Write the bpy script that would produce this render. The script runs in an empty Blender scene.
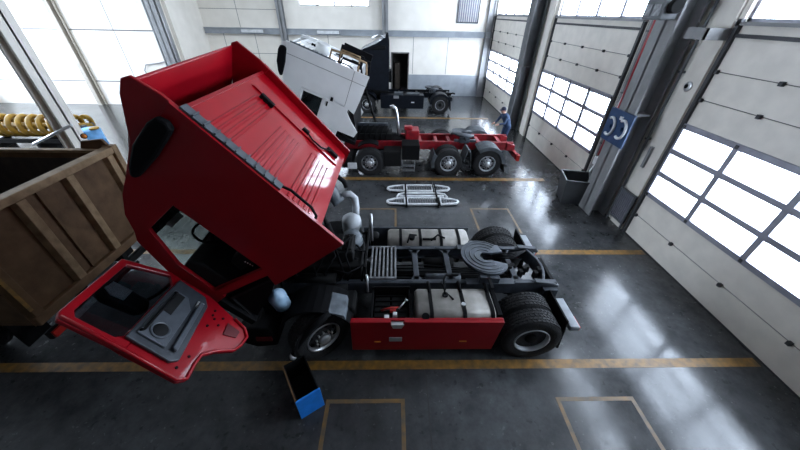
import bpy, bmesh, math, random
from mathutils import Vector, Matrix
random.seed(4)
SC = bpy.context.scene
COL = SC.collection
PI = math.pi
ORG = {}

# ------------------------------------------------------------------ materials
def mat(name, col, rough=.5, metal=0., col2=None, nscale=6., amount=.5, bump=0., bscale=30., coat=0., spec=.5, rvar=0., detail=4.):
    m = bpy.data.materials.new(name); m.use_nodes = True
    nt = m.node_tree; b = nt.nodes['Principled BSDF']
    b.inputs['Roughness'].default_value = rough
    b.inputs['Metallic'].default_value = metal
    b.inputs['Coat Weight'].default_value = coat
    b.inputs['Coat Roughness'].default_value = .06
    b.inputs['Specular IOR Level'].default_value = spec
    tc = nt.nodes.new('ShaderNodeTexCoord')
    n = nt.nodes.new('ShaderNodeTexNoise'); n.inputs['Scale'].default_value = nscale; n.inputs['Detail'].default_value = detail
    nt.links.new(tc.outputs['Object'], n.inputs['Vector'])
    r = nt.nodes.new('ShaderNodeValToRGB')
    r.color_ramp.elements[0].position = .5-.5*amount*.6; r.color_ramp.elements[1].position = .5+.5*amount*.6
    c2 = col2 if col2 else tuple(c*.8 for c in col)
    r.color_ramp.elements[0].color = (*c2, 1); r.color_ramp.elements[1].color = (*col, 1)
    nt.links.new(n.outputs['Fac'], r.inputs['Fac']); nt.links.new(r.outputs['Color'], b.inputs['Base Color'])
    if rvar:
        mr = nt.nodes.new('ShaderNodeMapRange'); mr.inputs['To Min'].default_value = max(.02, rough-rvar); mr.inputs['To Max'].default_value = rough+rvar
        mr.inputs['From Min'].default_value = .3; mr.inputs['From Max'].default_value = .7
        nt.links.new(n.outputs['Fac'], mr.inputs['Value']); nt.links.new(mr.outputs['Result'], b.inputs['Roughness'])
    if bump:
        n2 = nt.nodes.new('ShaderNodeTexNoise'); n2.inputs['Scale'].default_value = bscale
        nt.links.new(tc.outputs['Object'], n2.inputs['Vector'])
        bp = nt.nodes.new('ShaderNodeBump'); bp.inputs['Strength'].default_value = bump; bp.inputs['Distance'].default_value = .02
        nt.links.new(n2.outputs['Fac'], bp.inputs['Height']); nt.links.new(bp.outputs['Normal'], b.inputs['Normal'])
    return m

def floor_mat():
    m = bpy.data.materials.new('polished_concrete'); m.use_nodes = True
    nt = m.node_tree; b = nt.nodes['Principled BSDF']; N = nt.nodes.new; L = nt.links.new
    tc = N('ShaderNodeTexCoord')
    def noise(s, d=6., rg=.6):
        n = N('ShaderNodeTexNoise'); n.inputs['Scale'].default_value = s; n.inputs['Detail'].default_value = d; n.inputs['Roughness'].default_value = rg
        L(tc.outputs['Object'], n.inputs['Vector']); return n.outputs['Fac']
    def ramp(f, p0, p1, c0, c1):
        r = N('ShaderNodeValToRGB'); e = r.color_ramp.elements
        e[0].position = p0; e[1].position = p1; e[0].color = (*c0, 1); e[1].color = (*c1, 1); L(f, r.inputs['Fac']); return r.outputs['Color']
    def mix(f, a, c, mode='MIX'):
        x = N('ShaderNodeMixRGB'); x.blend_type = mode
        if isinstance(f, float): x.inputs[0].default_value = f
        else: L(f, x.inputs[0])
        L(a, x.inputs[1]); L(c, x.inputs[2]); return x.outputs[0]
    big = ramp(noise(.55), .3, .7, (.034, .035, .036), (.070, .074, .079))
    med = ramp(noise(3.2, 8., .7), .35, .65, (.55, .55, .55), (1.1, 1.1, 1.1))
    c = mix(1.0, big, med, 'MULTIPLY')
    spots = ramp(noise(9., 3., .5), .30, .36, (.6, .59, .58), (1, 1, 1))
    c = mix(1.0, c, spots, 'MULTIPLY')
    L(c, b.inputs['Base Color'])
    rr = ramp(noise(1.3, 8., .75), .3, .72, (.12,)*3, (.27,)*3)
    speck = ramp(noise(14., 4., .6), .32, .40, (.10,)*3, (0.,)*3)
    ra = mix(1.0, rr, speck, 'ADD')
    L(ra, b.inputs['Roughness'])
    bp = N('ShaderNodeBump'); bp.inputs['Strength'].default_value = .12; bp.inputs['Distance'].default_value = .01
    L(noise(7., 6., .6), bp.inputs['Height']); L(bp.outputs['Normal'], b.inputs['Normal'])
    b.inputs['Specular IOR Level'].default_value = .38
    return m

def glass_mat(name, tint, refl=.06, rough=.02):
    m = bpy.data.materials.new(name); m.use_nodes = True
    nt = m.node_tree; nt.nodes.remove(nt.nodes['Principled BSDF'])
    o = nt.nodes['Material Output']
    t = nt.nodes.new('ShaderNodeBsdfTransparent'); t.inputs[0].default_value = (*tint, 1)
    g = nt.nodes.new('ShaderNodeBsdfGlossy'); g.inputs['Roughness'].default_value = rough
    x = nt.nodes.new('ShaderNodeMixShader'); x.inputs[0].default_value = refl
    nt.links.new(t.outputs[0], x.inputs[1]); nt.links.new(g.outputs[0], x.inputs[2]); nt.links.new(x.outputs[0], o.inputs[0])
    return m

M = dict(
 floor=floor_mat(),
 yellow=mat('floor_paint_yellow', (.29, .14, .02), .45, col2=(.10, .06, .02), nscale=9, amount=.7),
 joint=mat('joint_filler', (.02, .02, .02), .8),
 wall=mat('wall_panel_white', (.84, .79, .72), .55, col2=(.78, .73, .66), nscale=1.5),
 wallgrey=mat('wall_panel_grey', (.32, .34, .37), .55, col2=(.26, .28, .30), nscale=2),
 postbeige=mat('beige_steel_post', (.42, .37, .31), .5, col2=(.34, .30, .25)),
 yellowworn=mat('floor_paint_worn', (.20, .105, .025), .45, col2=(.075, .06, .04), nscale=7, amount=.6),
 dimwall=mat('wall_dark_grey', (.10, .10, .10), .7),
 silvermatte=mat('matte_silver', (.50, .52, .55), .5, .15, col2=(.36, .38, .40), nscale=5),
 rimdark=mat('dark_wheel_disc', (.06, .062, .066), .5, .3, col2=(.02, .02, .022), nscale=9),
 lampbar=mat('pale_grey_bar', (.30, .32, .35), .5, col2=(.2, .21, .23), nscale=6),
 doorglass=glass_mat('door_glazing', (.70, .74, .78), .16),
 ceil=mat('ceiling_sheet', (.52, .52, .51), .7),
 seam=mat('panel_seam', (.16, .15, .14), .7),
 sect=mat('door_panel_white', (.78, .73, .66), .5, col2=(.70, .655, .59), nscale=3, bump=.03, bscale=60),
 mull=mat('mullion_aluminium', (.30, .30, .35), .4, .3),
 track=mat('door_track_dark', (.045, .045, .05), .5, .3),
 col=mat('column_grey', (.25, .25, .255), .5, col2=(.20, .20, .205), nscale=3),
 coldark=mat('column_dark_grey', (.10, .105, .115), .5, col2=(.07, .075, .08), nscale=3),
 glass=glass_mat('clear_glazing', (.96, .97, 1.), .05),
 skyglass=glass_mat('added_skylight_glazing', (.5, .5, .5), .05),  # grey tint tones down the added roof lights
 cabglass=glass_mat('cab_glazing', (.75, .80, .78), .08),
 tint=glass_mat('tinted_glazing', (.22, .24, .26), .10),
 red=mat('red_paint', (.28, .0018, .0075), .34, col2=(.24, .0012, .0065), nscale=2, coat=.25, spec=.25),
 redpanel=mat('red_primer_panel', (.31, .001, .007), .42, col2=(.27, .0008, .006), nscale=3, coat=.7, spec=.08),
 redframe=mat('red_chassis_paint', (.36, .007, .016), .42, col2=(.12, .007, .011), nscale=8, amount=.8),
 redpipe=mat('red_pipe', (.32, .012, .02), .4),
 darkred=mat('dark_red_plastic', (.09, .003, .006), .55, spec=.3),
 white=mat('white_truck_paint', (.86, .86, .85), .35, col2=(.80, .80, .79), nscale=2, coat=.4),
 navy=mat('blue_black_paint', (.005, .007, .012), .45, col2=(.003, .004, .007), spec=.18),
 black=mat('black_plastic', (.006, .006, .0065), .7, spec=.06, col2=(.007, .007, .008), nscale=10),
 rubber=mat('tyre_rubber', (.016, .016, .017), .8, spec=.3, col2=(.012, .012, .013), nscale=12, bump=.5, bscale=45),
 rim=mat('steel_rim', (.34, .35, .37), .42, .6, col2=(.10, .10, .11), nscale=9, amount=.8),
 chassis=mat('chassis_steel', (.055, .064, .080), .5, .2, col2=(.022, .026, .032), nscale=7, amount=.8),
 greasy=mat('greasy_plate', (.075, .088, .105), .42, .5, col2=(.022, .026, .032), nscale=6, amount=.8),
 engine=mat('engine_dark', (.009, .009, .0095), .7, .0, spec=.1, col2=(.01, .01, .01), nscale=9),
 tank=mat('brushed_aluminium', (.33, .315, .29), .45, .4, col2=(.16, .145, .13), nscale=5, amount=.9, bump=.04),
 chrome=mat('silver_metal', (.72, .73, .74), .28, .8, col2=(.55, .56, .58)),
 slat=mat('aluminium_slat', (.30, .31, .32), .5, .4, col2=(.10, .10, .11), nscale=12, amount=.8),
 fender=mat('dusty_fender', (.085, .095, .105), .7, spec=.2, col2=(.045, .05, .056), nscale=5),
 greytrim=mat('grey_trim', (.085, .097, .112), .6, col2=(.055, .063, .072), spec=.3),
 duct=mat('grey_duct', (.13, .15, .17), .5, col2=(.05, .06, .07), nscale=6),
 doortrim=mat('door_card_grey', (.040, .047, .058), .45, col2=(.030, .035, .044), nscale=12),
 doortrim2=mat('door_card_light_grey', (.075, .086, .102), .42, col2=(.06, .068, .082), nscale=12),
 paleblue=mat('pale_blue_plastic', (.25, .36, .47), .4, col2=(.17, .26, .36)),
 inter=mat('cab_interior_dark', (.012, .012, .013), .8, spec=.2),
 rust=mat('rusty_brown_steel', (.165, .095, .047), .65, spec=.25, col2=(.068, .034, .015), nscale=4, amount=.9, bump=.15, bscale=20),
 rustlt=mat('worn_tan_steel', (.38, .26, .15), .65, spec=.25, col2=(.15, .09, .045), nscale=6, amount=.9, bump=.1),
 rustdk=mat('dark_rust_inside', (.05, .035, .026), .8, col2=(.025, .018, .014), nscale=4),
 yel=mat('machine_yellow', (.42, .23, .012), .5, col2=(.14, .08, .012), nscale=5, amount=.9),
 ltblue=mat('light_blue_paint', (.16, .42, .78), .45),
 blue=mat('bright_blue_panel', (.012, .20, .68), .5, col2=(.01, .16, .55), nscale=7),
 board=mat('dark_blue_board', (.009, .045, .13), .5),
 silverwhite=mat('white_plastic', (.72, .73, .75), .45),
 bin=mat('dark_grey_bin', (.045, .050, .055), .55, col2=(.035, .038, .042)),
 overall=mat('blue_workwear', (.018, .042, .10), .85, col2=(.012, .028, .07), nscale=12),
 skin=mat('skin_tone', (.45, .24, .17), .6),
 cap=mat('navy_cap', (.012, .018, .045), .8),
 lamp=mat('red_lens', (.45, .02, .015), .3),
 orange=mat('orange_lens', (.7, .22, .03), .3),
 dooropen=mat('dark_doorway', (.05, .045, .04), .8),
)

# ------------------------------------------------------------------ mesh builder
class MB:
    def __init__(s, T=None): s.v = []; s.f = []; s.sm = []; s.T = T
    def add(s, vs, fs, smooth=False, raw=False):
        o = len(s.v)
        s.v += [Vector(s.T(*p)) if (s.T and not raw) else Vector(p) for p in vs]
        for f in fs: s.f.append([i+o for i in f]); s.sm.append(smooth)
        return s
    def box(s, x0, x1, y0, y1, z0, z1):
        vs = [(x, y, z) for x in (x0, x1) for y in (y0, y1) for z in (z0, z1)]
        return s.add(vs, [(0,1,3,2),(4,6,7,5),(0,4,5,1),(2,3,7,6),(0,2,6,4),(1,5,7,3)])
    def prism(s, poly, w0, w1, ax='y'):
        P = {'y': lambda u, v, w: (u, w, v), 'x': lambda u, v, w: (w, u, v), 'z': lambda u, v, w: (u, v, w)}[ax]
        n = len(poly)
        vs = [P(u, v, w0) for u, v in poly]+[P(u, v, w1) for u, v in poly]
        fs = [tuple(range(n)), tuple(range(2*n-1, n-1, -1))]+[(i, (i+1) % n, n+(i+1) % n, n+i) for i in range(n)]
        return s.add(vs, fs)
    def ring(s, outer, inner, w0, w1, ax='y', closed=True):
        P = {'y': lambda u, v, w: (u, w, v), 'x': lambda u, v, w: (w, u, v), 'z': lambda u, v, w: (u, v, w)}[ax]
        n = len(outer)
        vs = [P(u, v, w) for w in (w0, w1) for lp in (outer, inner) for u, v in lp]
        fs = []
        for i in range(n if closed else n-1):
            j = (i+1) % n
            fs += [(i, j, n+j, n+i), (2*n+i, 3*n+i, 3*n+j, 2*n+j), (i, 2*n+i, 2*n+j, j), (n+i, n+j, 3*n+j, 3*n+i)]
        if not closed:
            for i in (0, n-1): fs.append((i, n+i, 3*n+i, 2*n+i))
        return s.add(vs, fs)
    def sheet(s, path, t, w0, w1, ax='y'):
        # a bent sheet of thickness t following path (u,v), extruded in w
        off = []
        for i, p in enumerate(path):
            a = path[max(0, i-1)]; b = path[min(len(path)-1, i+1)]
            d = Vector((b[0]-a[0], b[1]-a[1])).normalized(); off.append((p[0]-d.y*t, p[1]+d.x*t))
        return s.ring(path, off, w0, w1, ax, closed=False)
    def cyl(s, p0, p1, r0, r1=None, n=20, cap=True):
        r1 = r0 if r1 is None else r1
        if s.T: p0 = s.T(*p0); p1 = s.T(*p1)
        p0 = Vector(p0); p1 = Vector(p1); d = (p1-p0).normalized()
        a = d.orthogonal().normalized(); b = d.cross(a)
        vs = [p+(a*math.cos(2*PI*k/n)+b*math.sin(2*PI*k/n))*r for p, r in ((p0, r0), (p1, r1)) for k in range(n)]
        s.add(vs, [(k, (k+1) % n, n+(k+1) % n, n+k) for k in range(n)], True, True)
        if cap: s.add(vs, [tuple(range(n-1, -1, -1)), tuple(range(n, 2*n))], False, True)
        return s
    def tube(s, pts, r, n=8, closed=False):
        P = [Vector(s.T(*p)) if s.T else Vector(p) for p in pts]; m = len(P); vs = []
        ref = None
        for i in range(m):
            a = P[(i-1) % m] if closed else P[max(0, i-1)]; b = P[(i+1) % m] if closed else P[min(m-1, i+1)]
            d = (b-a).normalized()
            if ref is None: ref = d.orthogonal().normalized()
            u = (ref-d*ref.dot(d)); u = u.normalized() if u.length > 1e-5 else d.orthogonal().normalized(); ref = u
            w = d.cross(u); rr = r[i] if isinstance(r, (list, tuple)) else r
            vs += [P[i]+(u*math.cos(2*PI*k/n)+w*math.sin(2*PI*k/n))*rr for k in range(n)]
        fs = [(i*n+k, i*n+(k+1) % n, ((i+1) % m)*n+(k+1) % n, ((i+1) % m)*n+k) for i in range(m if closed else m-1) for k in range(n)]
        s.add(vs, fs, True, True)
        if not closed: s.add(vs, [tuple(range(n-1, -1, -1)), tuple(range((m-1)*n, m*n))], False, True)
        return s
    def lathe(s, c, axis, prof, n=36, smooth=True):
        if s.T:
            c2 = Vector(s.T(*c)); axis = Vector(s.T(*(Vector(c)+Vector(axis))))-c2; c = c2
        c = Vector(c); d = Vector(axis).normalized(); a = d.orthogonal().normalized(); b = d.cross(a)
        vs = [c+d*h+(a*math.cos(2*PI*k/n)+b*math.sin(2*PI*k/n))*r for r, h in prof for k in range(n)]
        m = len(prof)
        fs = [(i*n+k, i*n+(k+1) % n, (i+1)*n+(k+1) % n, (i+1)*n+k) for i in range(m-1) for k in range(n)]
        s.add(vs, fs, smooth, True)
        for i, rev in ((0, True), (m-1, False)):
            if prof[i][0] > 1e-4:
                if (prof[0] != prof[-1]): s.add([vs[i*n+k] for k in range(n)], [tuple(range(n-1, -1, -1) if rev else range(n))], False, True)
        return s
    def build(s, name, m, parent=None, bev=0., seg=2, kind=None):
        lo = Vector([min(v[i] for v in s.v) for i in range(3)]); hi = Vector([max(v[i] for v in s.v) for i in range(3)])
        c = (lo+hi)/2
        if parent is None: c.z = lo.z
        me = bpy.data.meshes.new(name)
        me.from_pydata([v-c for v in s.v], [], s.f)
        me.polygons.foreach_set('use_smooth', s.sm)
        bm = bmesh.new(); bm.from_mesh(me); bmesh.ops.remove_doubles(bm, verts=bm.verts, dist=1e-5)
        bmesh.ops.recalc_face_normals(bm, faces=bm.faces); bm.to_mesh(me); bm.free()
        me.materials.append(m)
        o = bpy.data.objects.new(name, me); COL.objects.link(o)
        ORG[o.name] = c
        if parent: o.parent = parent; o.location = c-ORG[parent.name]
        else: o.location = c
        if bev:
            md = o.modifiers.new('bevel', 'BEVEL'); md.width = bev; md.segments = seg; md.limit_method = 'ANGLE'; md.angle_limit = .7
            md.harden_normals = False
        if kind: o['kind'] = kind
        return o

def thing(name, label, cat, loc, group=None):
    o = bpy.data.objects.new(name, None); COL.objects.link(o); o.location = loc; o.empty_display_size = .2
    ORG[o.name] = Vector(loc); o['label'] = label; o['category'] = cat
    if group: o['group'] = group
    return o
def tag(o, label, cat, group=None):
    o['label'] = label; o['category'] = cat
    if group: o['group'] = group
    return o
def struct(name, mb, m, parent=None, bev=0.):
    o = mb.build(name, m, parent, bev)
    if not parent: o['kind'] = 'structure'
    return o
def bx(*a): return MB().box(*a)
def rot_about_z(cx, cy, ang):
    c, s = math.cos(ang), math.sin(ang)
    return lambda x, y, z: (cx+c*x-s*y, cy+s*x+c*y, z)

# ------------------------------------------------------------------ the hall
XR, YB, ZC = 6.45, 23.1, 7.4
XL, YF, YB2, XS = -24., -4., 19.6, -12.3
struct('floor', bx(XL, XR+.4, YF, YB+.3, -.3, 0), M['floor'])
# ceiling with two unseen roof-light openings, added to brighten the hall
ADDED_SK = [(-22.5, -10.0, 8.5, 15.5), (-9.5, -3.0, 15.0, 19.5)]
def slab_with_holes(name, x0, x1, y0, y1, z0, z1, holes, m):
    b = MB(); ys = sorted({y0, y1, *[h[2] for h in holes], *[h[3] for h in holes]})
    for a, c in zip(ys[:-1], ys[1:]):
        cuts = sorted([(h[0], h[1]) for h in holes if h[2] <= a+1e-6 and h[3] >= c-1e-6]); x = x0
        for p, q in cuts:
            if p > x: b.box(x, p, a, c, z0, z1)
            x = q
        if x < x1: b.box(x, x1, a, c, z0, z1)
    return struct(name, b, m)
slab_with_holes('ceiling', XL, XR+.4, YF, YB+.3, ZC, ZC+.25, ADDED_SK, M['ceil'])

def wall_x(name, x0, x1, y0, y1, holes, m):     # a wall in the YZ plane; holes = (y0,y1,z0,z1)
    b = MB(); ys = sorted({y0, y1, *[h[0] for h in holes], *[h[1] for h in holes]})
    for a, c in zip(ys[:-1], ys[1:]):
        hs = sorted([(h[2], h[3]) for h in holes if h[0] <= a+1e-6 and h[1] >= c-1e-6]); z = 0
        for p, q in hs:
            if p > z: b.box(x0, x1, a, c, z, p)
            z = q
        b.box(x0, x1, a, c, z, ZC)
    return struct(name, b, m)
def wall_y(name, y0, y1, x0, x1, holes, m):
    b = MB(); xs = sorted({x0, x1, *[h[0] for h in holes], *[h[1] for h in holes]})
    for a, c in zip(xs[:-1], xs[1:]):
        hs = sorted([(h[2], h[3]) for h in holes if h[0] <= a+1e-6 and h[1] >= c-1e-6]); z = 0
        for p, q in hs:
            if p > z: b.box(a, c, y0, y1, z, p)
            z = q
        b.box(a, c, y0, y1, z, ZC)
    return struct(name, b, m)
DOORS = [(1.4, 6.6), (9.12, 14.3), (17.0, 22.85)]
DTOP = 4.62
hol = []
for y0, y1 in DOORS:
    hol += [(y0, y1, 0, DTOP), (y0, y1, 4.85, 6.5)]
wall_x('wall_right', XR+.02, XR+.4, YF, YB+.3, hol, M['sect'])
wall_x('wall_left', XL-.3, XL, YF, YB+.3, [(7.0, 11.2, 0.6, 6.4), (11.8, 18.8, .6, 6.4)], M['wall'])
wall_y('wall_front', YF-.3, YF, XL-.3, XR+.4, [], M['dimwall'])
BW = [(-5.85, -1.55, 5.14, 6.3), (-.12, 1.0, 0, 2.65)]
wall_y('wall_back', YB, YB+.3, XS, XR+.02, BW, M['wall'])
wall_y('wall_rear_left', YB2, YB2+.3, XL, XS, [], M['wall'])
wall_x('wall_return', XS-.0, XS+.2, YB2+.3, YB, [], M['wall'])

# sectional overhead doors of the right wall
SECT = [0.02, .63, 1.27, 1.83, 2.39, 2.95, 3.5, 4.03, DTOP]
nw = 0
def overhead_door(idx, y0, y1, ncol):
    global nw
    d = None
    pb = MB()
    for k in range(len(SECT)-1):
        if 2 <= k <= 4: continue
        pb.box(XR, XR+.06, y0+.05, y1-.05, SECT[k]+.008, SECT[k+1]-.008)
    d = struct('door_%d' % idx, pb, M['sect'], None, .006)
    g = MB()
    for k in range(1, len(SECT)-1):
        if k in (3, 4): continue
        g.box(XR+.012, XR+.05, y0+.05, y1-.05, SECT[k]-.009, SECT[k]+.009)
    g.build('panel_gasket', M['seam'], d)
    ws = (y1-y0-.1)/ncol
    fr = MB()
    for k in range(ncol+1):
        y = y0+.05+ws*k; hw = (.055, .08, .10)[idx-1]; fr.box(XR-.05, XR+.05, max(y-hw, y0+.05), min(y+hw, y1-.05), SECT[2], SECT[5])
    for k in range(2, 6):
        fr.box(XR-.048, XR+.052, y0+.05, y1-.05, SECT[k]-.055, SECT[k]+.055)
    fr.build('window_frame', M['mull'], d, .004)
    for k in range(2, 5):
        for c in range(ncol):
            y = y0+.05+ws*c
            bx(XR+.02, XR+.03, y+.03, y+ws-.03, SECT[k]+.03, SECT[k+1]-.03).build('pane', M['glass'], d)
    for k in (1, 2, 5, 6, 7):
        for c in range(ncol+1):
            y = min(max(y0+.05+ws*c, y0+.1), y1-.1)
            bx(XR-.06, XR+.01, y-.03, y+.03, SECT[k]-.035, SECT[k]+.035).build('hinge', M['track'], d)
    bx(XR+.0, XR+.05, y0+.05, y1-.05, 0.0, .03).build('bottom_seal', M['track'], d)
    for y in (y0-.03, y1-.05):
        bx(XR-.06, XR+.02, y, y+.08, 0, 4.9).build('guide_rail', M['track'], d)
    bx(XR-.03, XR+.02, y0, y1, DTOP-.01, DTOP+.05).build('top_seal', M['track'], d)
    # window strip over the door
    nw += 1
    w = struct('window_%d' % nw, bx(XR+.15, XR+.16, y0, y1, 4.85, 6.5), M['glass'])
    f = MB()
    for k in range(ncol+1):
        y = y0+(y1-y0)*k/ncol; f.box(XR+.1, XR+.2, max(y-.06, y0), min(y+.06, y1), 4.85, 6.5)
    for z in (4.85, 6.44): f.box(XR+.1, XR+.2, y0, y1, z, z+.06)
    f.build('window_frame', M['mull'], w)
    bx(XR-.06, XR+.1, y0-.05, y1+.05, 4.80, 4.86).build('window_sill', M['col'], w)
for i, (a, b) in enumerate(DOORS): overhead_door(i+1, a, b, 4)
# back wall window, doorway, unseen left-wall glazing and roof lights added for brightness
def simple_window(x0, x1, y0, y1, z0, z1, along, nx, nz, fr=.05):
    global nw
    nw += 1
    if along == 'y':
        w = struct('window_%d' % nw, bx(x0, x1, y0+.14, y0+.15, z0, z1), M['glass']); f = MB()
        for k in range(nx+1):
            x = x0+(x1-x0)*k/nx; f.box(max(x-fr, x0), min(x+fr, x1), y0+.1, y0+.2, z0, z1)
        for k in range(nz+1):
            z = z0+(z1-z0)*k/nz; f.box(x0, x1, y0+.1, y0+.2, max(z-fr, z0), min(z+fr, z1))
    else:
        w = struct('window_%d' % nw, bx(x0-.15, x0-.14, y0, y1, z0, z1), M['glass']); f = MB()
        for k in range(nx+1):
            y = y0+(y1-y0)*k/nx; f.box(x0-.2, x0-.1, max(y-fr, y0), min(y+fr, y1), z0, z1)
        for k in range(nz+1):
            z = z0+(z1-z0)*k/nz; f.box(x0-.2, x0-.1, y0, y1, max(z-fr, z0), min(z+fr, z1))
    f.build('window_frame', M['col'], w)
simple_window(-5.85, -1.55, YB, YB, 5.14, 6.3, 'y', 4, 1)
simple_window(XL, XL, 7., 11.2, .6, 6.4, 'x', 4, 5)  # unseen left-wall windows, added to light the hall from the left
simple_window(XL, XL, 11.8, 18.8, .6, 6.4, 'x', 5, 5)
for x0, x1, y0, y1 in ADDED_SK:
    nw += 1
    w = struct('window_%d' % nw, bx(x0, x1, y0, y1, ZC+.1, ZC+.12), M['skyglass']); f = MB()  # roof light added out of view to brighten the hall
    for k in range(9):
        x = x0+(x1-x0)*k/8; f.box(max(x-.05, x0), min(x+.05, x1), y0, y1, ZC+.05, ZC+.1)
    f.build('window_frame', M['col'], w)
# passage behind the back doorway
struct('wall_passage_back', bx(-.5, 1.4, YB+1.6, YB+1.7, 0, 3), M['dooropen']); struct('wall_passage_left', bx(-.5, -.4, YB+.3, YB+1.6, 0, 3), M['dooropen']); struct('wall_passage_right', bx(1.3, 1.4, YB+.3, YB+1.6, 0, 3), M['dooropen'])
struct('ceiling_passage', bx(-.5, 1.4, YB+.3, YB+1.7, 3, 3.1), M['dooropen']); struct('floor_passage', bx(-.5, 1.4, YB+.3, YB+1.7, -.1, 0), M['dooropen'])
b = MB(); b.box(-.17, -.10, YB-.03, YB+.1, 0, 2.7).box(.98, 1.05, YB-.03, YB+.1, 0, 2.7).box(-.17, 1.05, YB-.03, YB+.1, 2.63, 2.7)
struct('door_4', b, M['seam'])
bx(.1, .45, YB+.5, YB+1.2, 0, 2.0).build('locker', M['rustdk'], None)
o = bpy.data.objects['locker']; tag(o, 'dark narrow locker standing inside the dark doorway of the back wall', 'locker')
# beams, columns, wainscot and seams of the back wall
trim = 0
def tr(mb, m, bev=0.):
    global trim
    trim += 1; return struct('trim_%d' % trim, mb, m, None, bev)
bm_ = MB(); bm_.box(XS+.25, XR, YB-.16, YB, 3.62, 3.92).box(XS+.25, XR, YB-.22, YB, 3.88, 3.93).box(XS+.25, XR, YB-.22, YB, 3.60, 3.65)
tr(bm_, M['wallgrey'])
tr(bx(1.05, XR, YB-.03, YB, 0, 1.36), M['wallgrey'])
b = MB()
for x in (-11.0, -9.0, -4.3, 1.3, 3.6): b.box(x-.012, x+.012, YB-.008, YB, 1.4 if x > 1 else 0, 3.6)
for x in (-9.8,): b.box(x-.012, x+.012, YB-.008, YB, 3.95, ZC)
for z in (2.5, 4.9): b.box(XS+.2, -.6 if z < 3 else -7, YB-.008, YB, z-.012, z+.012)
tr(b, M['seam'])
b = MB()
for z in (1.3, 3.85, 5.6): b.box(XL, XS, YB2-.008, YB2, z-.03, z+.03)
for x in (-20.2, -15.2): b.box(x-.012, x+.012, YB2-.008, YB2, 0, ZC)
tr(b, M['seam'])
def hcol(cx, cy, depth, width, m, axis='x', z1=ZC):   # H section; flanges face +-axis
    t = .05; b = MB()
    if axis == 'x':
        b.box(cx-depth/2, cx-depth/2+t, cy-width/2, cy+width/2, 0, z1).box(cx+depth/2-t, cx+depth/2, cy-width/2, cy+width/2, 0, z1).box(cx-depth/2, cx+depth/2, cy-t/2, cy+t/2, 0, z1)
    else:
        b.box(cx-width/2, cx+width/2, cy-depth/2, cy-depth/2+t, 0, z1).box(cx-width/2, cx+width/2, cy+depth/2-t, cy+depth/2, 0, z1).box(cx-t/2, cx+t/2, cy-depth/2, cy+depth/2, 0, z1)
    return b
for (x, wd) in ((-7.05, .38), (-.55, .38)):
    tr(hcol(x, YB-.2, .36, wd, None, 'y'), M['col'])
tr(hcol(-12.45, YB2-.25, .45, .5, None, 'y'), M['col'])
b = MB().cyl((-12.0, YB2-.45, 0), (-12.0, YB2-.45, ZC), .09).cyl((-12.85, YB2-.3, 0), (-12.85, YB2-.3, ZC), .05)
tr(b, M['col'])
tr(MB().box(-17.95, -17.72, YB2-.25, YB2, 0, ZC).box(-17.6, -17.54, YB2-.12, YB2, 0, ZC), M['postbeige'])
# right wall columns
def right_column(cy, m, wd=.62):
    b = hcol(6.13, cy, .5, wd, None, 'x'); b.box(5.95, 6.3, cy-wd/2+.02, cy+wd/2-.02, 2.9, 2.95) ; return tr(b, m)
right_column(7.72, M['col']); right_column(15.6, M['coldark']); 
tr(hcol(6.15, 22.97, .4, .24, None, 'x'), M['col'])
tr(MB().box(XR-.03, XR+.02, 6.72, 7.2, 0, ZC), M['sect'])
tr(MB().box(XR-.06, XR+.02, 8.05, 8.25, 0, ZC).box(XR-.06, XR+.02, 8.75, 8.95, 0, ZC), M['col'])
tr(MB().box(XR-.06, XR+.02, 14.5, 14.95, 0, ZC), M['sect'])
tr(MB().box(XR-.05, XR+.02, 16.1, 16.85, 0, ZC), M['col'])
tr(MB().box(6.0, 6.02, 6.7, 7.2, 4.55, 4.75).box(6.0, XR, 6.7, 6.75, 4.55, 4.75), M['col'])
# left mid column with cross arms
lc = thing('steel_column', 'light grey steel column rising behind the brown tipper body at left', 'column', (-8.72, 8.0, 0))
hcol(-8.56, 8.0, .28, .44, None, 'x').build('shaft', M['wall'], lc)
bx(-9.02, -8.42, 7.7, 8.3, 0, .03).build('base_plate', M['coldark'], lc)
MB().cyl((-9.35, 7.72, 1.95), (-8.1, 7.72, 2.45), .035).build('cross_arm', M['chrome'], lc)

# floor markings
def mark(*rects):
    b = MB()
    for r in rects: b.box(r[0], r[1], r[2], r[3], -.001, .002)
    return tr(b, M['yellow'])
mark((-14, 6.38, 2.69, 2.85)); mark((-14, 6.4, 5.63, 5.80)); mark((-7, 5.5, 9.64, 9.86)); mark((-6, 5.4, 17.3, 17.5))
def bay(x0, x1, y0, y1, w=.06):
    b = MB()
    for r in ((x0, x1, y1-w, y1), (x0, x0+w, y0, y1-w), (x1-w, x1, y0, y1-w)): b.box(r[0], r[1], r[2], r[3], -.001, .002)
    return tr(b, M['yellowworn'])
bay(-1.02, .19, .9, 2.22); bay(2.56, 3.80, .9, 2.22); bay(2.36, 3.56, 6.5, 7.78); bay(-1.1, .1, 6.5, 7.75)
tr(MB().box(.54, .56, -3, 5.6, -.001, .0012), M['joint'])

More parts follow.
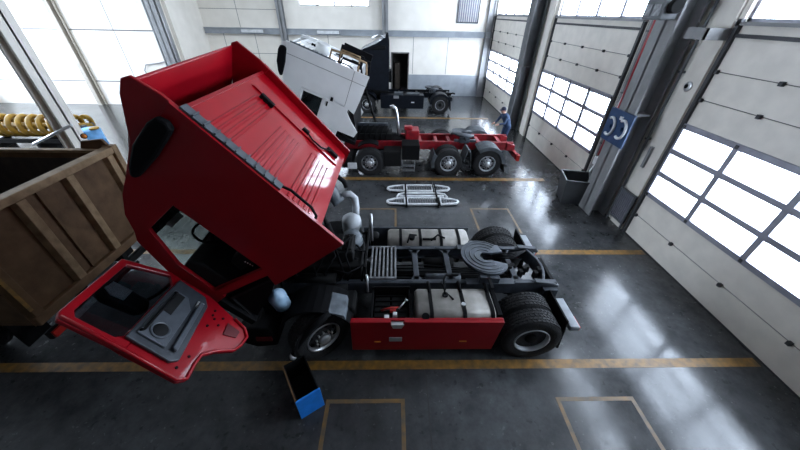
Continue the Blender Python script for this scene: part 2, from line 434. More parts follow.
# ------------------------------------------------------------------ truck components
def wheel(root, x, y0, y1, R=.5, out=-1, steer=0., z=None, rm='rim', front=False, disc='rimdark'):
    """tyre between y0 and y1; out = side (-1 toward the camera) on which the rim face shows"""
    z = R if z is None else z
    w = (y1-y0)/2; cy = (y0+y1)/2
    ax = Vector((math.sin(steer)*-1, math.cos(steer), 0))*out
    c = (x, cy, z)
    prof = [(R*.56, -w*.8), (R*.62, -w*.98), (R*.80, -w), (R*.93, -w*.95), (R*.972, -w*.82), (R*.972, w*.82), (R*.93, w*.95), (R*.80, w), (R*.62, w*.98), (R*.56, w*.8), (R*.56, -w*.8)]
    t = MB().lathe(c, ax, prof, 48)
    d = ax.normalized(); u = Vector((0, 0, 1)); v = d.cross(u)
    nb = 44
    for k in range(nb):     # tread blocks in five staggered rows
        for j in range(5):
            th = 2*PI*(k+.5*(j % 2))/nb; rad = u*math.cos(th)+v*math.sin(th); tan = -u*math.sin(th)+v*math.cos(th)
            p = Vector(c)+rad*(R*.984)+d*(w*.82*(j-2)/2.25)
            hw = w*.82*.18; ht = PI*R/nb*.80
            sk_ = .35 if j % 2 else -.35
            e = [p+d*a*hw+tan*(b_*ht+a*sk_*ht)+rad*q*R*.016 for a in (-1, 1) for b_ in (-1, 1) for q in (-1, 1)]
            t.add(e, [(0,1,3,2),(4,6,7,5),(0,4,5,1),(2,3,7,6),(0,2,6,4),(1,5,7,3)])
    wh = t.build('wheel', M['rubber'], root)
    rr = R*.57
    MB().lathe(c, ax, [(rr*.93, w*.35), (rr, w*.75), (rr*1.03, w*.98), (rr*.96, w*1.0), (rr*.90, w*.6), (rr*.93, w*.35)], 40).build('rim', M[rm], wh)
    if front: pr = [(rr*.91, w*.5), (rr*.70, w*.62), (rr*.52, w*.95), (rr*.42, w*1.0), (0, w*1.0)]
    else: pr = [(rr*.93, w*.5), (rr*.88, w*.3), (rr*.80, w*-.2), (rr*.62, w*-.25), (rr*.42, w*.0), (0, w*.0)]
    MB().lathe(c, ax, pr, 40).build('wheel_disc', M[disc], wh)
    b = MB(); C = Vector(c); hz = w*1.0 if front else w*.0
    for k in range(10):
        th = 2*PI*k/10; p = C+(u*math.cos(th)+v*math.sin(th))*rr*(.50)
        if front: MB().cyl(p+d*(hz-.02), p+d*(hz+.03), .016, n=8).build('wheel_nut', M['chrome'], wh)
    b = MB(); 
    for k in range(8):
        th = 2*PI*(k+.5)/8; p = C+(u*math.cos(th)+v*math.sin(th))*rr*.76
        h = w*.62 if front else -w*.16
        if front: MB().cyl(p+d*(h-.03), p+d*(h+.018), .032, n=10).build('hand_hole', M['black'], wh)
    hb = .07 if front else w*.85
    MB().lathe(c, ax, [(rr*.36, hz), (rr*.34, hz+hb*.8), (rr*.25, hz+hb), (0, hz+hb)], 24).build('hub', M['chrome'] if front else M['engine'], wh)
    return wh

def arc(cx, cz, r, a0, a1, n=14):
    return [(cx+r*math.cos(math.radians(a0+(a1-a0)*k/n)), cz+r*math.sin(math.radians(a0+(a1-a0)*k/n))) for k in range(n+1)]
def fender(root, x, y0, y1, r=.6, a0=20, a1=160, m='fender', z=.5):
    f = MB().sheet(arc(x, z, r, a0, a1), -.025, y0, y1)
    f.ring(arc(x, z, r, a0, a1), arc(x, z, r-.09, a0, a1), y0-.015, y0+.01, closed=False)
    return f.build('mudguard', M[m], root)
def flap(root, x, y0, y1, z0, z1, m='black'):
    return MB().prism([(x, z1), (x+.03, z1), (x+.10, z0), (x+.06, z0)], y0, y1).build('mudflap', M[m], root)

def fifth_wheel(root, x, y, z, tilt=.08):
    c, s = math.cos(tilt), math.sin(tilt)
    T = lambda a, b, h: (x+a*c+h*s, y+b, z-a*s+h*c)
    out = []
    for k in range(28):                     # horseshoe outline, slot opening toward +X
        th = math.radians(34+292*k/27); out.append((.46*math.cos(th)*(1.0 if math.cos(th) > 0 else .92), .47*math.sin(th)))
    out.append((.40, -.17))
    out += [(.14, -.10)]+[(.03+.11*math.cos(math.radians(a)), .11*math.sin(math.radians(a))) for a in (-70, -110, -150, 180, 150, 110, 70)]+[(.14, .10), (.40, .17)]
    p = MB(T).prism(out, -.03, .02, 'z').build('fifth_wheel', M['greasy'], root, .01)
    g = MB(T)
    for rr in (.18, .27, .36, .43):
        g.tube([(rr*math.cos(math.radians(a)), rr*math.sin(math.radians(a)), .022) for a in range(50, 311, 10)], .010, 6)
    g.build('grease_groove', M['chassis'], p)
    for y_ in (-.52, .40): MB(T).box(-.18, .18, y_, y_+.12, -.22, -.03).build('mount_bracket', M['chassis'], p, .01)
    MB(T).cyl((-.02, -.5, -.09), (-.02, .5, -.09), .04).build('pivot_shaft', M['engine'], p)
    MB(T).box(-.05, .0, -.75, -.42, -.06, -.03).build('release_handle', M['black'], p)
    return p

def rtank(root, x0, x1, y0, y1, z0, z1, m='tank', straps=(), r=.14, sm='black'):
    def rr(e):
        P = []
        for cx, cz, a in ((y1-r, z1-r, 0), (y0+r, z1-r, 90), (y0+r, z0+r, 180), (y1-r, z0+r, 270)):
            P += [(cx+(r+e)*math.cos(math.radians(a+q)), cz+(r+e)*math.sin(math.radians(a+q))) for q in range(0, 91, 15)]
        return P
    b = MB(); P = rr(0); n = len(P); vs = []; 
    P2 = rr(-.04)
    for x, Q in ((x0, P2), (x0+.05, P), (x1-.05, P), (x1, P2)): vs += [(x, y, z) for y, z in Q]
    fs = [(i*n+k, i*n+(k+1) % n, (i+1)*n+(k+1) % n, (i+1)*n+k) for i in range(3) for k in range(n)]
    b.add(vs, fs, True); b.add(vs[:n], [tuple(range(n))]); b.add(vs[-n:], [tuple(range(n))])
    t = b.build('fuel_tank', M[m], root)
    for x in straps: MB().ring(rr(.012), rr(-.004), x-.03, x+.03, 'x').build('strap', M[sm], t)
    return t

# ------------------------------------------------------------------ cab
def make_cab(root, O, ang, Y0, Y1, paint, rear, shell='cab', far_detail=True, door_open=False, deflector=True, interior=True, pod_up=0., dz=0., bs=1.):
    ca, sa = math.cos(ang), math.sin(ang)       # ang = tilt forward (toward -X)
    A = Vector((-ca, 0, -sa)); B = Vector((-sa, 0, ca))
    T = lambda a, y, b: (O[0]+a*A.x+((b-1.1)*bs+1.1)*B.x, y, O[1]+a*A.z+((b-1.1)*bs+1.1)*B.z)
    t = .05
    rp = [(0, 0), (0, 2.2), (1.04, 2.13), (1.04, 1.63), (1.10, .40), (1.23, .10), (.77, .05)]
    tp = [(1.04, 1.63), (1.04, 2.13), (1.32, 2.05), (1.57, 1.92), (1.74, 1.74), (1.58, 1.65)]
    ap = [(1.58, 1.65), (1.74, 1.74), (1.86, 1.66), (2.10, 1.12), (2.20, .6), (2.20, .42), (1.95, .42), (1.95, .6), (1.86, 1.15)]
    sl = [(1.10, .40), (1.95, .60), (1.96, .46), (1.14, .28)]
    s = MB(T)
    rf = [(0, .30), (0, 2.2), (1.04, 2.13), (1.04, 1.63), (1.10, .40), (1.23, .16), (.77, .16), (.25, .20)]
    for (y0, y1) in ((Y0, Y0+t), (Y1-t, Y1)):
        for P in (rp if y0 == Y0 else rf, tp, ap, sl): s.prism(P, y0, y1)
    s.sheet([(.1, 2.12), (1.04, 2.09), (1.30, 2.02), (1.54, 1.90), (1.76, 1.70)], .04, Y0+t, Y1-t)   # roof
    s.prism([(2.02, .86), (2.08, .84), (2.13, .42), (2.07, .42)], Y0+t, Y1-t)
    cab = s.build(shell, paint, root, .012)
    MB(T).prism([(2.07, .42), (2.20, .42), (2.22, -.2), (2.10, -.2)], Y0, Y1).build('lower_front_panel', M['black'], cab, .01)
    # rear wall with pressed ribs
    MB(T).prism([(.17, 2.13), (.17, 2.17), (1.20, 2.09), (1.20, 2.05)], Y0+.08, Y1-.08).build('deflector_gap_shade', M['black'], cab)  # black sheet painting in the shade of the gap under the roof deflector
    r = MB(T).box(.12, .16, Y0+t, Y1-t, .30, 2.13)
    w = Y1-Y0
    for b0 in (.52, .60, .68, .76, .84, 1.08, 1.16, 1.24, 1.32, 1.40, 1.66, 1.74, 1.82, 1.90):
        ln = .52 if b0 < 1 else (.50 if b0 < 1.5 else .58)
        r.prism([(.122, b0-.022), (.106, b0-.010), (.106, b0+.010), (.122, b0+.022)], Y0+.22, Y0+.22+w*ln)
    r.prism([(.122, .40), (.095, .44), (.095, 2.02), (.122, 2.06)], Y0+w*.72, Y0+w*.74)
    rw = r.build('rear_panel', rear, cab)
    MB(T).prism([(.3, .30), (1.25, .12), (1.5, .0), (2.07, -.16), (2.07, .32), (1.25, .18), (1.15, .32)], Y0+.08, Y1-.08).build('underbody', M['black'], cab)
    MB(T).sheet([(.14, .34), (1.15, .34), (1.25, .16), (1.98, .30), (2.1, -.1)], .04, Y0+t, Y1-t).build('cab_floor', M['inter'], cab)
    # windscreen
    MB(T).prism([(1.76, 1.70), (1.80, 1.70), (2.07, .86), (2.03, .86)], Y0+t+.05, Y1-t-.05).build('windscreen', M['cabglass'], cab)
    MB(T).prism([(1.74, 1.78), (1.98, 1.62), (1.97, 1.58), (1.76, 1.70)], Y0+.1, Y1-.1).build('sun_visor', M['black'], cab)
    # grille & lamps on the front
    MB(T).box(2.14, 2.18, Y0+.45, Y1-.45, -.15, .70).build('grille', M['black'], cab)
    if deflector:
        T_ = T; f = MB(lambda a, y, b: T_(a, y, b+dz*max(0, b-2.05)/.5))
        for y0, y1, h in ((Y0+.02, Y0+.06, 0.), (Y1-.06, Y1-.02, .12)):
            f.prism([(.0, 2.1), (.0, 2.28), (.06, 2.53+h), (.14, 2.57+h), (.28, 2.52+h*.9), (.66, 2.27+h*.5), (1.0, 2.16), (1.32, 2.05), (1.04, 2.1)], y0, y1)
        n = 9; ns = 6; vs = []; fs = []
        pth = [(.17, 2.56), (.30, 2.50), (.55, 2.36), (.85, 2.22), (1.12, 2.12), (1.34, 2.04)]
        for t_ in (0, -.03):
            for i in range(n):
                q_ = i/(n-1); y = Y0+.06+(Y1-Y0-.12)*q_
                vs += [(a_, y, b_+t_+.12*q_*(1-j/5)) for j, (a_, b_) in enumerate(pth)]
        K = n*ns
        for i in range(n-1):
            for j in range(ns-1):
                k = i*ns+j; fs += [(k, k+1, k+ns+1, k+ns), (K+k, K+k+ns, K+k+ns+1, K+k+1)]
            fs += [(i*ns, (i+1)*ns, K+(i+1)*ns, K+i*ns), (i*ns+ns-1, K+i*ns+ns-1, K+(i+1)*ns+ns-1, (i+1)*ns+ns-1)]
        f.add(vs, fs, True)
        f.build('roof_deflector', paint, cab, .01)
    # black blade-shaped side pods under the roof edge
    pod = [(.13, 2.10), (.16, 2.19), (.28, 2.22), (.60, 2.21), (.84, 2.14), (.95, 2.08), (.93, 2.02), (.80, 2.01), (.55, 2.0), (.27, 2.02), (.17, 2.03)]
    pod = [(p_[0], p_[1]+pod_up) for p_ in pod]
    for y0, y1 in ((Y0-.09, Y0+.0), (Y1-.0, Y1+.09)):
        MB(T).prism(pod, y0, y1).build('roof_side_pod', M['black'], cab, .03)
    # grey rubber edge of the side extenders
    for y0, y1 in ((Y0+.03, Y0+.14),):
        e = MB(T).box(-.025, .02, y0, y1, .98, 2.12)
        for k in range(5, 14): e.box(-.045, .02, y0-.003, y1+.003, .50+k*.115, .515+k*.115)
        e.build('side_extender', M['greytrim'], cab)
    # handles, cables and brackets on the rear wall
    MB(T).tube([(.10, Y0+.12, .42), (.02, Y0+.14, .46), (-.03, Y0+.14, .58), (-.03, Y0+.14, .88), (.02, Y0+.14, 1.02), (.10, Y0+.12, 1.04)], .018).build('grab_handle', M['black'], cab)
    b = None
    for q_ in ((.05, .12, Y0+w*.67, Y0+w*.70, 1.66, 1.88), (.06, .12, Y0+w*.75, Y0+w*.78, 1.05, 1.17), (.06, .12, Y0+w*.80, Y0+w*.83, .45, .68)): MB(T).box(*q_).build('latch_bracket', M['black'], cab, .01)
    MB(T).tube([(.09, Y0+w*.77, 1.1), (.07, Y0+w*.72, .95), (.07, Y0+w*.73, .78), (.08, Y0+w*.8, .62)], .014).build('rear_cable', M['black'], cab)
    if interior:
        MB(T).prism([(1.76, .35), (1.70, .95), (1.82, 1.10), (1.95, 1.08), (2.02, .86), (2.06, .38)], Y0+.07, Y1-.07).build('dashboard', M['inter'], cab, .03)
        for y in (Y0+.25, Y1-.80):
            q = MB(T).prism([(1.05, .42), (1.0, .56), (1.04, 1.32), (1.17, 1.34), (1.22, .72), (1.6, .70), (1.66, .48)], y, y+.6)
            q.box(1.04, 1.14, y+.13, y+.42, 1.34, 1.52)
            q.build('seat', M['inter'], cab, .04)
        sw = [Vector((1.60, Y0+.52, 1.12))+Vector((.10*math.cos(k*PI/10), 0, .20*math.cos(k*PI/10)))*.95+Vector((0, .22*math.sin(k*PI/10), 0)) for k in range(20)]
        q = MB(T).tube([tuple(p) for p in sw], .018, 8, True)
        q.tube([(1.60, Y0+.32, 1.12), (1.60, Y0+.72, 1.12)], .02).tube([(1.60, Y0+.52, 1.12), (1.8, Y0+.52, .95)], .03)
        q.build('steering_wheel', M['black'], cab)
        MB(T).box(.2, .9, Y0+.1, Y1-.1, .45, .75).build('bunk', M['inter'], cab, .04)
        MB(T).prism([(.2, .4), (.2, 2.05), (1.0, 2.02), (1.0, 1.6), (1.05, .4)], Y1-.09, Y1-.06).build('inner_lining', M['inter'], cab)
        bxm = MB(T).box(1.70, 1.76, Y0+.75, Y0+1.05, 1.42, 1.60).box(1.72, 1.75, Y0+.35, Y0+.6, 1.5, 1.58); bxm.build('visor_papers', M['silverwhite'], cab)
    # door
    fr_out = [(1.06, 1.62), (1.57, 1.64), (1.85, 1.15), (1.94, .62)]
    def closed(y0, y1, parent):
        low = [(1.13, .40), (1.07, 1.02), (1.86, 1.06), (1.94, .6), (1.95, -.1), (1.75, -.15), (1.5, .10), (1.25, .30)]
        d = MB(T).prism(low, y0, y1)
        d.ring([(1.07, 1.0), (1.06, 1.62), (1.57, 1.64), (1.87, 1.06)], [(1.13, 1.03), (1.12, 1.56), (1.53, 1.58), (1.78, 1.06)], y0, y1)
        d = d.build('door', paint, parent, .01)
        MB(T).prism([(1.13, 1.03), (1.12, 1.56), (1.53, 1.58), (1.78, 1.06)], y0+.015, y0+.025).build('side_window', M['tint'], d)
        MB(T).box(1.16, 1.30, min(y0, y1)-.02, min(y0, y1)+.01, .86, .90).build('door_handle', M['black'], d)
        return d
    closed(Y1-.045, Y1+.005, root)
    if not door_open: closed(Y0-.005, Y0+.045, root)
    # mirrors at the far pillar
    def mirror(y, sgn, parent):
        q = MB(T).box(1.86, 1.98, y, y+.26*sgn, .95, 1.50).build('mirror', M['black'], parent, .04)
        MB(T).tube([(1.92, y-.1*sgn, 1.48), (1.92, y+.1*sgn, 1.5)], .02).tube([(1.95, y-.12*sgn, .95), (1.92, y+.1*sgn, .97)], .02).build('mirror_arm', M['black'], q)
    mirror(Y1+.1, 1, cab)
    if not door_open: mirror(Y0-.1, -1, cab)
    return cab, T, A, B

# ------------------------------------------------------------------ red truck in the foreground
T1 = thing('tractor_truck', 'red tractor truck in the foreground, cab tilted forward and near door hanging open', 'truck', (.5, 4.18, 0))
R = T1
cab1, CT, CA, CB = make_cab(R, (-.62, 2.53), math.radians(40.6), 2.90, 5.42, M['red'], M['redpanel'], door_open=True)
# small marks on the near side panel
b = MB(CT)
for k in range(4): b.cyl((1.16-.004*k, 2.895, .62-.028*k*1.2), (1.16-.004*k, 2.90, .62-.028*k*1.2), .009, n=10)
b.build('side_badge', M['chrome'], cab1)
# --- open door: local frame s (away from the hinge), b (up the cab), n (inner side)
th = 1.40
W_ = Vector((-math.cos(th)*CA.x, -math.sin(th), -math.cos(th)*CA.z)); NB = CB.cross(W_)
H0 = Vector(CT(2.05, 2.90, 0))
if NB.dot(Vector((0, 0, 4.9))-H0) < 0: NB = -NB
DT = lambda s, n, b: tuple(H0+W_*s+CB*b+NB*n)
win = [(.23, 1.56), (.98, 1.58), (1.04, 1.53), (1.07, 1.16), (1.02, 1.10), (.17, 1.03), (.06, 1.12)]
outw = [(.18, 1.64), (1.05, 1.66), (1.13, 1.62), (1.17, 1.12), (1.17, 1.02), (.02, .98), (.0, 1.14)]
d = MB(DT)
d.ring(outw, win, -.055, .0)
d.prism([(1.17, 1.02), (1.26, .43), (1.20, .34), (1.0, .335), (.88, .31), (.76, .18), (.64, -.03), (.52, -.10), (.36, -.14), (.24, -.06), (.17, .14), (.03, .58), (.01, .98)], -.055, -.005)
door1 = d.build('door', M['red'], R, .012)
lip = [(1.10, 1.62), (1.15, 1.10), (1.24, .44), (1.19, .355), (1.0, .35), (.87, .325), (.75, .19), (.63, -.02), (.51, -.085), (.36, -.12), (.255, -.045), (.19, .14)]
MB(DT).tube([(p[0], .005, p[1]) for p in lip], .022, 8).build('door_seal', M['red'], door1)
MB(DT).prism(win, -.035, -.028).build('side_window', M['doorglass'], door1)
tp_ = [(1.05, 1.09), (1.115, .60), (1.06, .52), (.25, .54), (.13, .62), (.08, 1.01)]
dc = MB(DT).prism(tp_, -.005, .045).build('door_card', M['doortrim'], door1, .015)
MB(DT).prism([(.98, 1.04), (1.02, .72), (.45, .70), (.30, .80), (.28, .98)], .045, .075).build('armrest_panel', M['doortrim2'], door1, .015)
MB(DT).prism([(.62, .97), (.64, .86), (.33, .84), (.32, .93)], .075, .082).build('storage_recess', M['inter'], door1)
MB(DT).prism([(1.0, .66), (1.02, .60), (.3, .60), (.28, .66)], .045, .10).build('door_pocket', M['doortrim2'], door1, .015)
MB(DT).lathe((.86, .075, .86), tuple(NB) if False else (0, 1, 0), [(.105, 0), (.105, .012), (.085, .016), (.08, .006), (0, .012)], 28).build('speaker', M['doortrim2'], door1)
MB(DT).lathe((.86, .080, .86), (0, 1, 0), [(.078, 0), (.074, .008), (0, .011)], 28).build('speaker_grille', M['inter'], door1)
MB(DT).tube([(.95, .075, 1.02), (.95, .11, 1.0), (.35, .11, .95), (.33, .075, .96)], .016).build('pull_handle', M['black'], door1)
MB(DT).box(.27, .35, .04, .07, .60, .68).build('switch_plate', M['silverwhite'], door1)
b = MB(DT)
for s_, b_ in ((.30, .42), (.22, .42), (.40, .30), (.34, .38), (.48, .42), (.27, .28), (.95, .44), (1.12, .50)): b.cyl((s_, -.004, b_), (s_, .006, b_), .016, n=10)
b.build('door_fixings', M['black'], door1)
MB(DT).prism([(.30, .20), (.50, .20), (.46, .02), (.34, .0)], -.005, .012).build('door_step_panel', M['darkred'], door1, .008)
# mirror carried outside the door glass
mq = MB(DT).prism([(.34, 1.58), (.52, 1.60), (.60, 1.50), (.58, 1.12), (.48, 1.05), (.36, 1.10)], -.30, -.16).build('mirror', M['black'], door1, .05)
MB(DT).prism([(.38, 1.53), (.50, 1.55), (.55, 1.46), (.54, 1.32), (.38, 1.32)], -.165, -.150).build('mirror_glass', M['chrome'], mq)
MB(DT).tube([(.05, -.05, 1.5), (.2, -.2, 1.52), (.4, -.22, 1.5)], .02).tube([(.05, -.05, 1.05), (.2, -.2, 1.08), (.4, -.22, 1.15)], .02).build('mirror_arm', M['black'], mq)
# --- chassis
for y in (3.72, 4.66):
    q = MB().box(-1.95, 2.95, y, y+.09, .96, .99).box(-1.95, 2.95, y, y+.09, .72, .75)
    yy = y if y < 4 else y+.07
    q.box(-1.95, 2.95, yy, yy+.02, .72, .99)
    q.build('frame_rail', M['chassis'], R, .006)
for x in (-1.0, .43, 1.05, 2.25):
    MB().box(x-.05, x+.05, 3.81, 4.66, .80, .97).prism([(x-.12, 3.81), (x+.12, 3.81), (x+.05, 3.92), (x-.05, 3.92)], .95, .97, 'z').prism([(x-.12, 4.66), (x+.12, 4.66), (x+.05, 4.55), (x-.05, 4.55)], .95, .97, 'z').build('cross_member', M['chassis'], R, .006)
b = MB().sheet([(2.72+.16*math.sin(PI*k/10), 3.72+1.03*k/10) for k in range(11)], .05, .68, .98, 'z')
b.build('rear_cross_member', M['chassis'], R, .008)
b = MB()
for y in (3.70, 4.66): b = MB(); b.prism([(2.55, 1.03), (2.88, .99), (2.99, .94), (2.99, .88), (2.55, .98)], y, y+.1).build('pickup_ramp', M['chassis'], R, .01)
MB().cyl((2.97, 4.2, .75), (3.02, 4.2, .75), .09).box(2.93, 3.0, 3.9, 4.5, .6, .9).build('tow_coupling', M['engine'], R, .01)
MB().cyl((-.3, 4.2, .78), (2.1, 4.2, .62), .055).build('prop_shaft', M['engine'], R)
MB().lathe((2.3, 4.2, .52), (1, 0, 0), [(.06, -.35), (.16, -.28), (.24, -.08), (.24, .08), (.15, .22), (.08, .28)], 24).cyl((2.3, 3.5, .5), (2.3, 4.95, .5), .09).build('rear_axle', M['engine'], R)
fifth_wheel(R, 1.70, 4.19, 1.19)
b = MB()
for y in (3.66, 4.61): b.box(1.30, 2.15, y, y+.14, .99, 1.03)
b.build('fifth_wheel_base', M['chassis'], R, .008)
# valves and air tanks between the rails
MB().cyl((.6, 3.95, .85), (1.25, 3.95, .85), .11).build('air_tank', M['greasy'], R)
MB().cyl((.62, 4.45, .80), (1.2, 4.45, .80), .11).build('air_tank', M['engine'], R)
for k in range(9):
    x = 2.0+.09*k; y = 3.95+.22*((k*37) % 7)/6; bx(x, x+.07, y, y+.09, .84, .98+.02*(k % 3)).build('valve', M['engine'], R, .006)
b = MB()
for k in range(5): b.tube([(-.2, 3.9+.08*k, .93), (.6, 3.92+.09*k, .90), (1.3, 3.95+.05*k, .94), (2.2, 4.0+.06*k, .9)], .012, 6)
b.build('air_line', M['black'], R)
b = MB()
for k in range(4): b.tube([(1.95, 4.5-.04*k, 1.0), (2.3, 4.42-.05*k, 1.08), (2.7, 4.62, .98)], .014, 6)
b.build('trailer_hose', M['black'], R)
# catwalk
q = MB()
for k in range(7):
    x = -.42+.075*k; q.box(x, x+.032, 3.82, 4.68, 1.0, 1.03)
q.box(-.43, .06, 3.80, 3.84, .985, 1.03).box(-.43, .06, 4.66, 4.70, .985, 1.03)
q.build('catwalk', M['slat'], R, .004)
bx(-.43, .06, 3.84, 4.66, .94, .955).build('catwalk_tray', M['engine'], R)
# tanks, battery tray, skirts
t = rtank(R, .37, 1.66, 2.98, 3.62, .38, 1.03, straps=(.62, 1.15, 1.6))
MB().cyl((.52, 3.05, .93), (.52, 3.0, .99), .06).build('filler_cap', M['black'], t)
MB().cyl((.88, 3.4, 1.02), (.88, 3.4, 1.06), .05).tube([(.88, 3.4, 1.05), (.86, 3.55, 1.12), (.84, 3.7, 1.0)], .015).build('sender', M['black'], t)
MB().cyl((1.15, 3.2, 1.03), (1.15, 3.2, 1.055), .035).build('sender', M['chrome'], t)
t = rtank(R, -.12, 1.62, 4.84, 5.46, .36, 1.0, straps=(.16, .58, 1.02, 1.4), r=.2)
MB().cyl((.40, 5.0, .98), (.40, 5.0, 1.05), .06).build('filler_cap', M['black'], t)
b = MB().box(.62, .9, 4.93, 4.97, 1.0, 1.03).tube([(.8, 4.9, 1.02), (.95, 5.05, 1.05), (1.1, 5.0, 1.0)], .02).tube([(.3, 4.85, 1.0), (.36, 5.05, 1.06), (.5, 5.1, 1.0)], .02); b.build('tank_fitting', M['black'], t)
for x in (.62, 1.15, 1.6): MB().tube([(x, 3.45, 1.03), (x, 3.60, 1.06), (x, 3.72, 1.0)], .03, 6).build('tank_bracket', M['black'], R)
for x in (-.2, .25, .85, 1.25, 2.1, 2.5):
    for y in (3.74, 4.68): bx(x, x+.10, y, y+.05, .99, 1.005).build('rail_plate', M['greasy'], R)
MB().tube([(.9, 3.50, 1.0), (.88, 3.66, 1.12), (.95, 3.85, 1.05), (1.2, 3.95, .95)], .018, 6).tube([(.9, 3.50, 1.0), (1.0, 3.3, 1.04)], .018, 6).build('fuel_line', M['black'], R)
MB().box(1.72, 1.80, 3.1, 3.66, .4, .9).build('tank_end_bracket', M['black'], R, .01)
tr_ = MB().box(-.36, .30, 2.98, 3.66, .45, .50).box(-.36, -.33, 2.98, 3.66, .5, .92).box(.27, .30, 2.98, 3.66, .5, .92).box(-.36, .30, 3.63, 3.66, .5, .98).build('battery_tray', M['black'], R, .005)
for x in (-.31, -.02):
    bat = bx(x, x+.26, 3.05, 3.58, .5, .80).build('battery', M['engine'], tr_, .01)
b = MB()
for k in range(5): b.box(-.30, .25, 3.12+.11*k, 3.14+.11*k, .80, .83)
b.build('battery_rib', M['black'], tr_)
bx(-.14, -.06, 3.05, 3.13, .80, .88).build('terminal_cover', M['silverwhite'], tr_, .01); bx(.0, .07, 3.10, 3.17, .80, .90).build('terminal_cover', M['silverwhite'], tr_, .01)
MB().box(-.05, .05, 3.22, 3.26, .80, .86).tube([(-.2, 3.24, .84), (-.03, 3.25, .9), (.1, 3.3, .84)], .016).build('terminal_clamp', M['lamp'], tr_)
MB().cyl((.10, 3.26, .86), (.22, 3.40, .9), .012).cyl((.22, 3.40, .89), (.24, 3.42, .91), .03).build('cable_lug', M['chrome'], tr_)
sk = MB().prism([(-.66, .98), (-.04, .98), (.0, .86), (.14, .86), (.18, .98), (1.76, .96), (1.68, .24), (-.68, .24)], 2.90, 2.95).box(-.66, 1.76, 2.95, 3.0, .93, .965)
sk = sk.build('side_skirt', M['red'], R, .01)
MB().prism([(-.03, .935), (.18, .935), (.14, .84), (.0, .84)], 2.885, 3.02).build('step_plate', M['chrome'], sk, .006)
bx(-.06, .15, 2.885, 2.905, .50, .60).build('step_plate', M['chrome'], sk, .006)
bx(1.1, 1.22, 2.89, 2.903, .47, .49).build('side_reflector', M['orange'], sk)
bx(-.30, -.2, 2.89, 2.903, .47, .49).build('side_reflector', M['orange'], sk)
sk2 = bx(-.66, 1.70, 5.44, 5.48, .26, .95).build('side_skirt', M['chassis'], R, .01)
# wheels
wheel(R, 2.30, 2.87, 3.17, rm='silvermatte'); wheel(R, 2.30, 3.22, 3.52)
wheel(R, 2.30, 5.17, 5.47, out=1); wheel(R, 2.30, 4.82, 5.12, out=1)
wheel(R, -1.22, 2.93, 3.23, steer=math.radians(38), front=True, rm='chrome'); wheel(R, -1.22, 5.08, 5.38, out=1, steer=math.radians(36), front=True)
MB().box(-1.32, -1.12, 3.3, 5.05, .38, .52).build('front_axle', M['engine'], R, .02)
for y0, y1 in ((2.95, 3.62), (4.8, 5.46)):
    flap(R, 2.78, y0, y1, .18, .92)
    q = MB().box(2.86, 3.02, y0-.04, y1-.1, .72, .82).build('rear_lamp_bar', M['lampbar'], R, .02)
    bx(3.02, 3.04, y0-.02, y0+.2, .71, .79).build('rear_lamp', M['lamp'], q)
bx(2.70, 2.95, 3.62, 3.72, .6, .9).build('lamp_bracket', M['chassis'], R)
bx(2.70, 2.95, 4.75, 4.82, .6, .9).build('lamp_bracket', M['chassis'], R)
for y0, y1 in ((2.97, 3.55), (4.85, 5.42)):
    MB().sheet(arc(-1.22, .5, .62, 28, 175), -.03, y0, y1).build('mudguard', M['black'], R, .008)
MB().prism([(-1.0, 1.12), (-.76, 1.04), (-.72, .84), (-.80, 1.0), (-1.02, 1.08)], 2.98, 3.4).build('step_panel', M['duct'], R, .01)
# engine bay
e = MB().box(-1.95, -.55, 3.86, 4.62, .62, 1.25).box(-1.8, -.7, 3.98, 4.50, 1.25, 1.48)
for k in range(6): e.box(-1.75+.18*k, -1.62+.18*k, 4.02, 4.46, 1.48, 1.53)
e = e.build('engine', M['engine'], R, .03)
MB().cyl((-1.7, 3.78, 1.05), (-1.0, 3.78, 1.05), .09).cyl((-1.2, 3.72, .85), (-.8, 3.72, .85), .12).build('turbocharger', M['engine'], e)
for k in range(7):
    q1, q2 = random.uniform(-.12, .12), random.uniform(-.12, .12)
    MB().tube([(-1.8+.16*k, 3.8, .9), (-1.75+.16*k+q1, 3.74, 1.2), (-1.7+.16*k-q1, 3.95+q2, 1.5), (-1.6+.15*k+q2, 4.2+q1, 1.56), (-1.6+.15*k, 4.5, 1.45)], random.uniform(.012, .026), 6).build('engine_hose', M['black'], e)
MB().box(-2.10, -1.98, 3.2, 5.1, .55, 1.30).build('radiator', M['engine'], R, .01)
MB().lathe((-.75, 4.25, .68), (1, 0, 0), [(.32, -.1), (.34, .05), (.26, .25), (.2, .6), (.12, .7)], 24).build('gearbox', M['engine'], R)
q = MB().prism([(-2.25, .30), (-2.45, .42), (-2.45, .78), (-2.15, .82), (-1.95, .78), (-1.90, .36)], 2.92, 5.42).build('front_bumper', M['black'], R, .03)
bx(-2.2, -1.95, 2.89, 2.93, .52, .60).build('bumper_strip', M['darkred'], q)
MB().box(-2.47, -2.40, 3.05, 3.4, .45, .66).box(-2.47, -2.40, 4.95, 5.3, .45, .66).build('headlamp', M['chrome'], q)
for y in (3.55, 4.75): MB().tube([(-1.9, y, .85), (-2.02, y, 1.05), (-1.95, y, 1.25)], .05).build('tilt_hinge', M['engine'], R)
MB().cyl((-1.15, 4.75, .95), (-1.42, 4.75, 2.15), .04).cyl((-1.15, 4.75, .95), (-1.28, 4.75, 1.55), .06).build('tilt_ram', M['engine'], R)
MB().lathe((-1.80, 3.20, 1.18), (0, -.3, 1), [(.05, -.26), (.13, -.22), (.14, .10), (.09, .18), (.045, .2), (.04, .24), (0, .24)], 24).build('washer_bottle', M['paleblue'], R)
q = MB().tube([(-.98, 3.0, 1.10), (-1.24, 2.84, .95), (-1.46, 2.76, .66), (-1.57, 2.72, .42)], .055).build('fender_stay', M['black'], R)
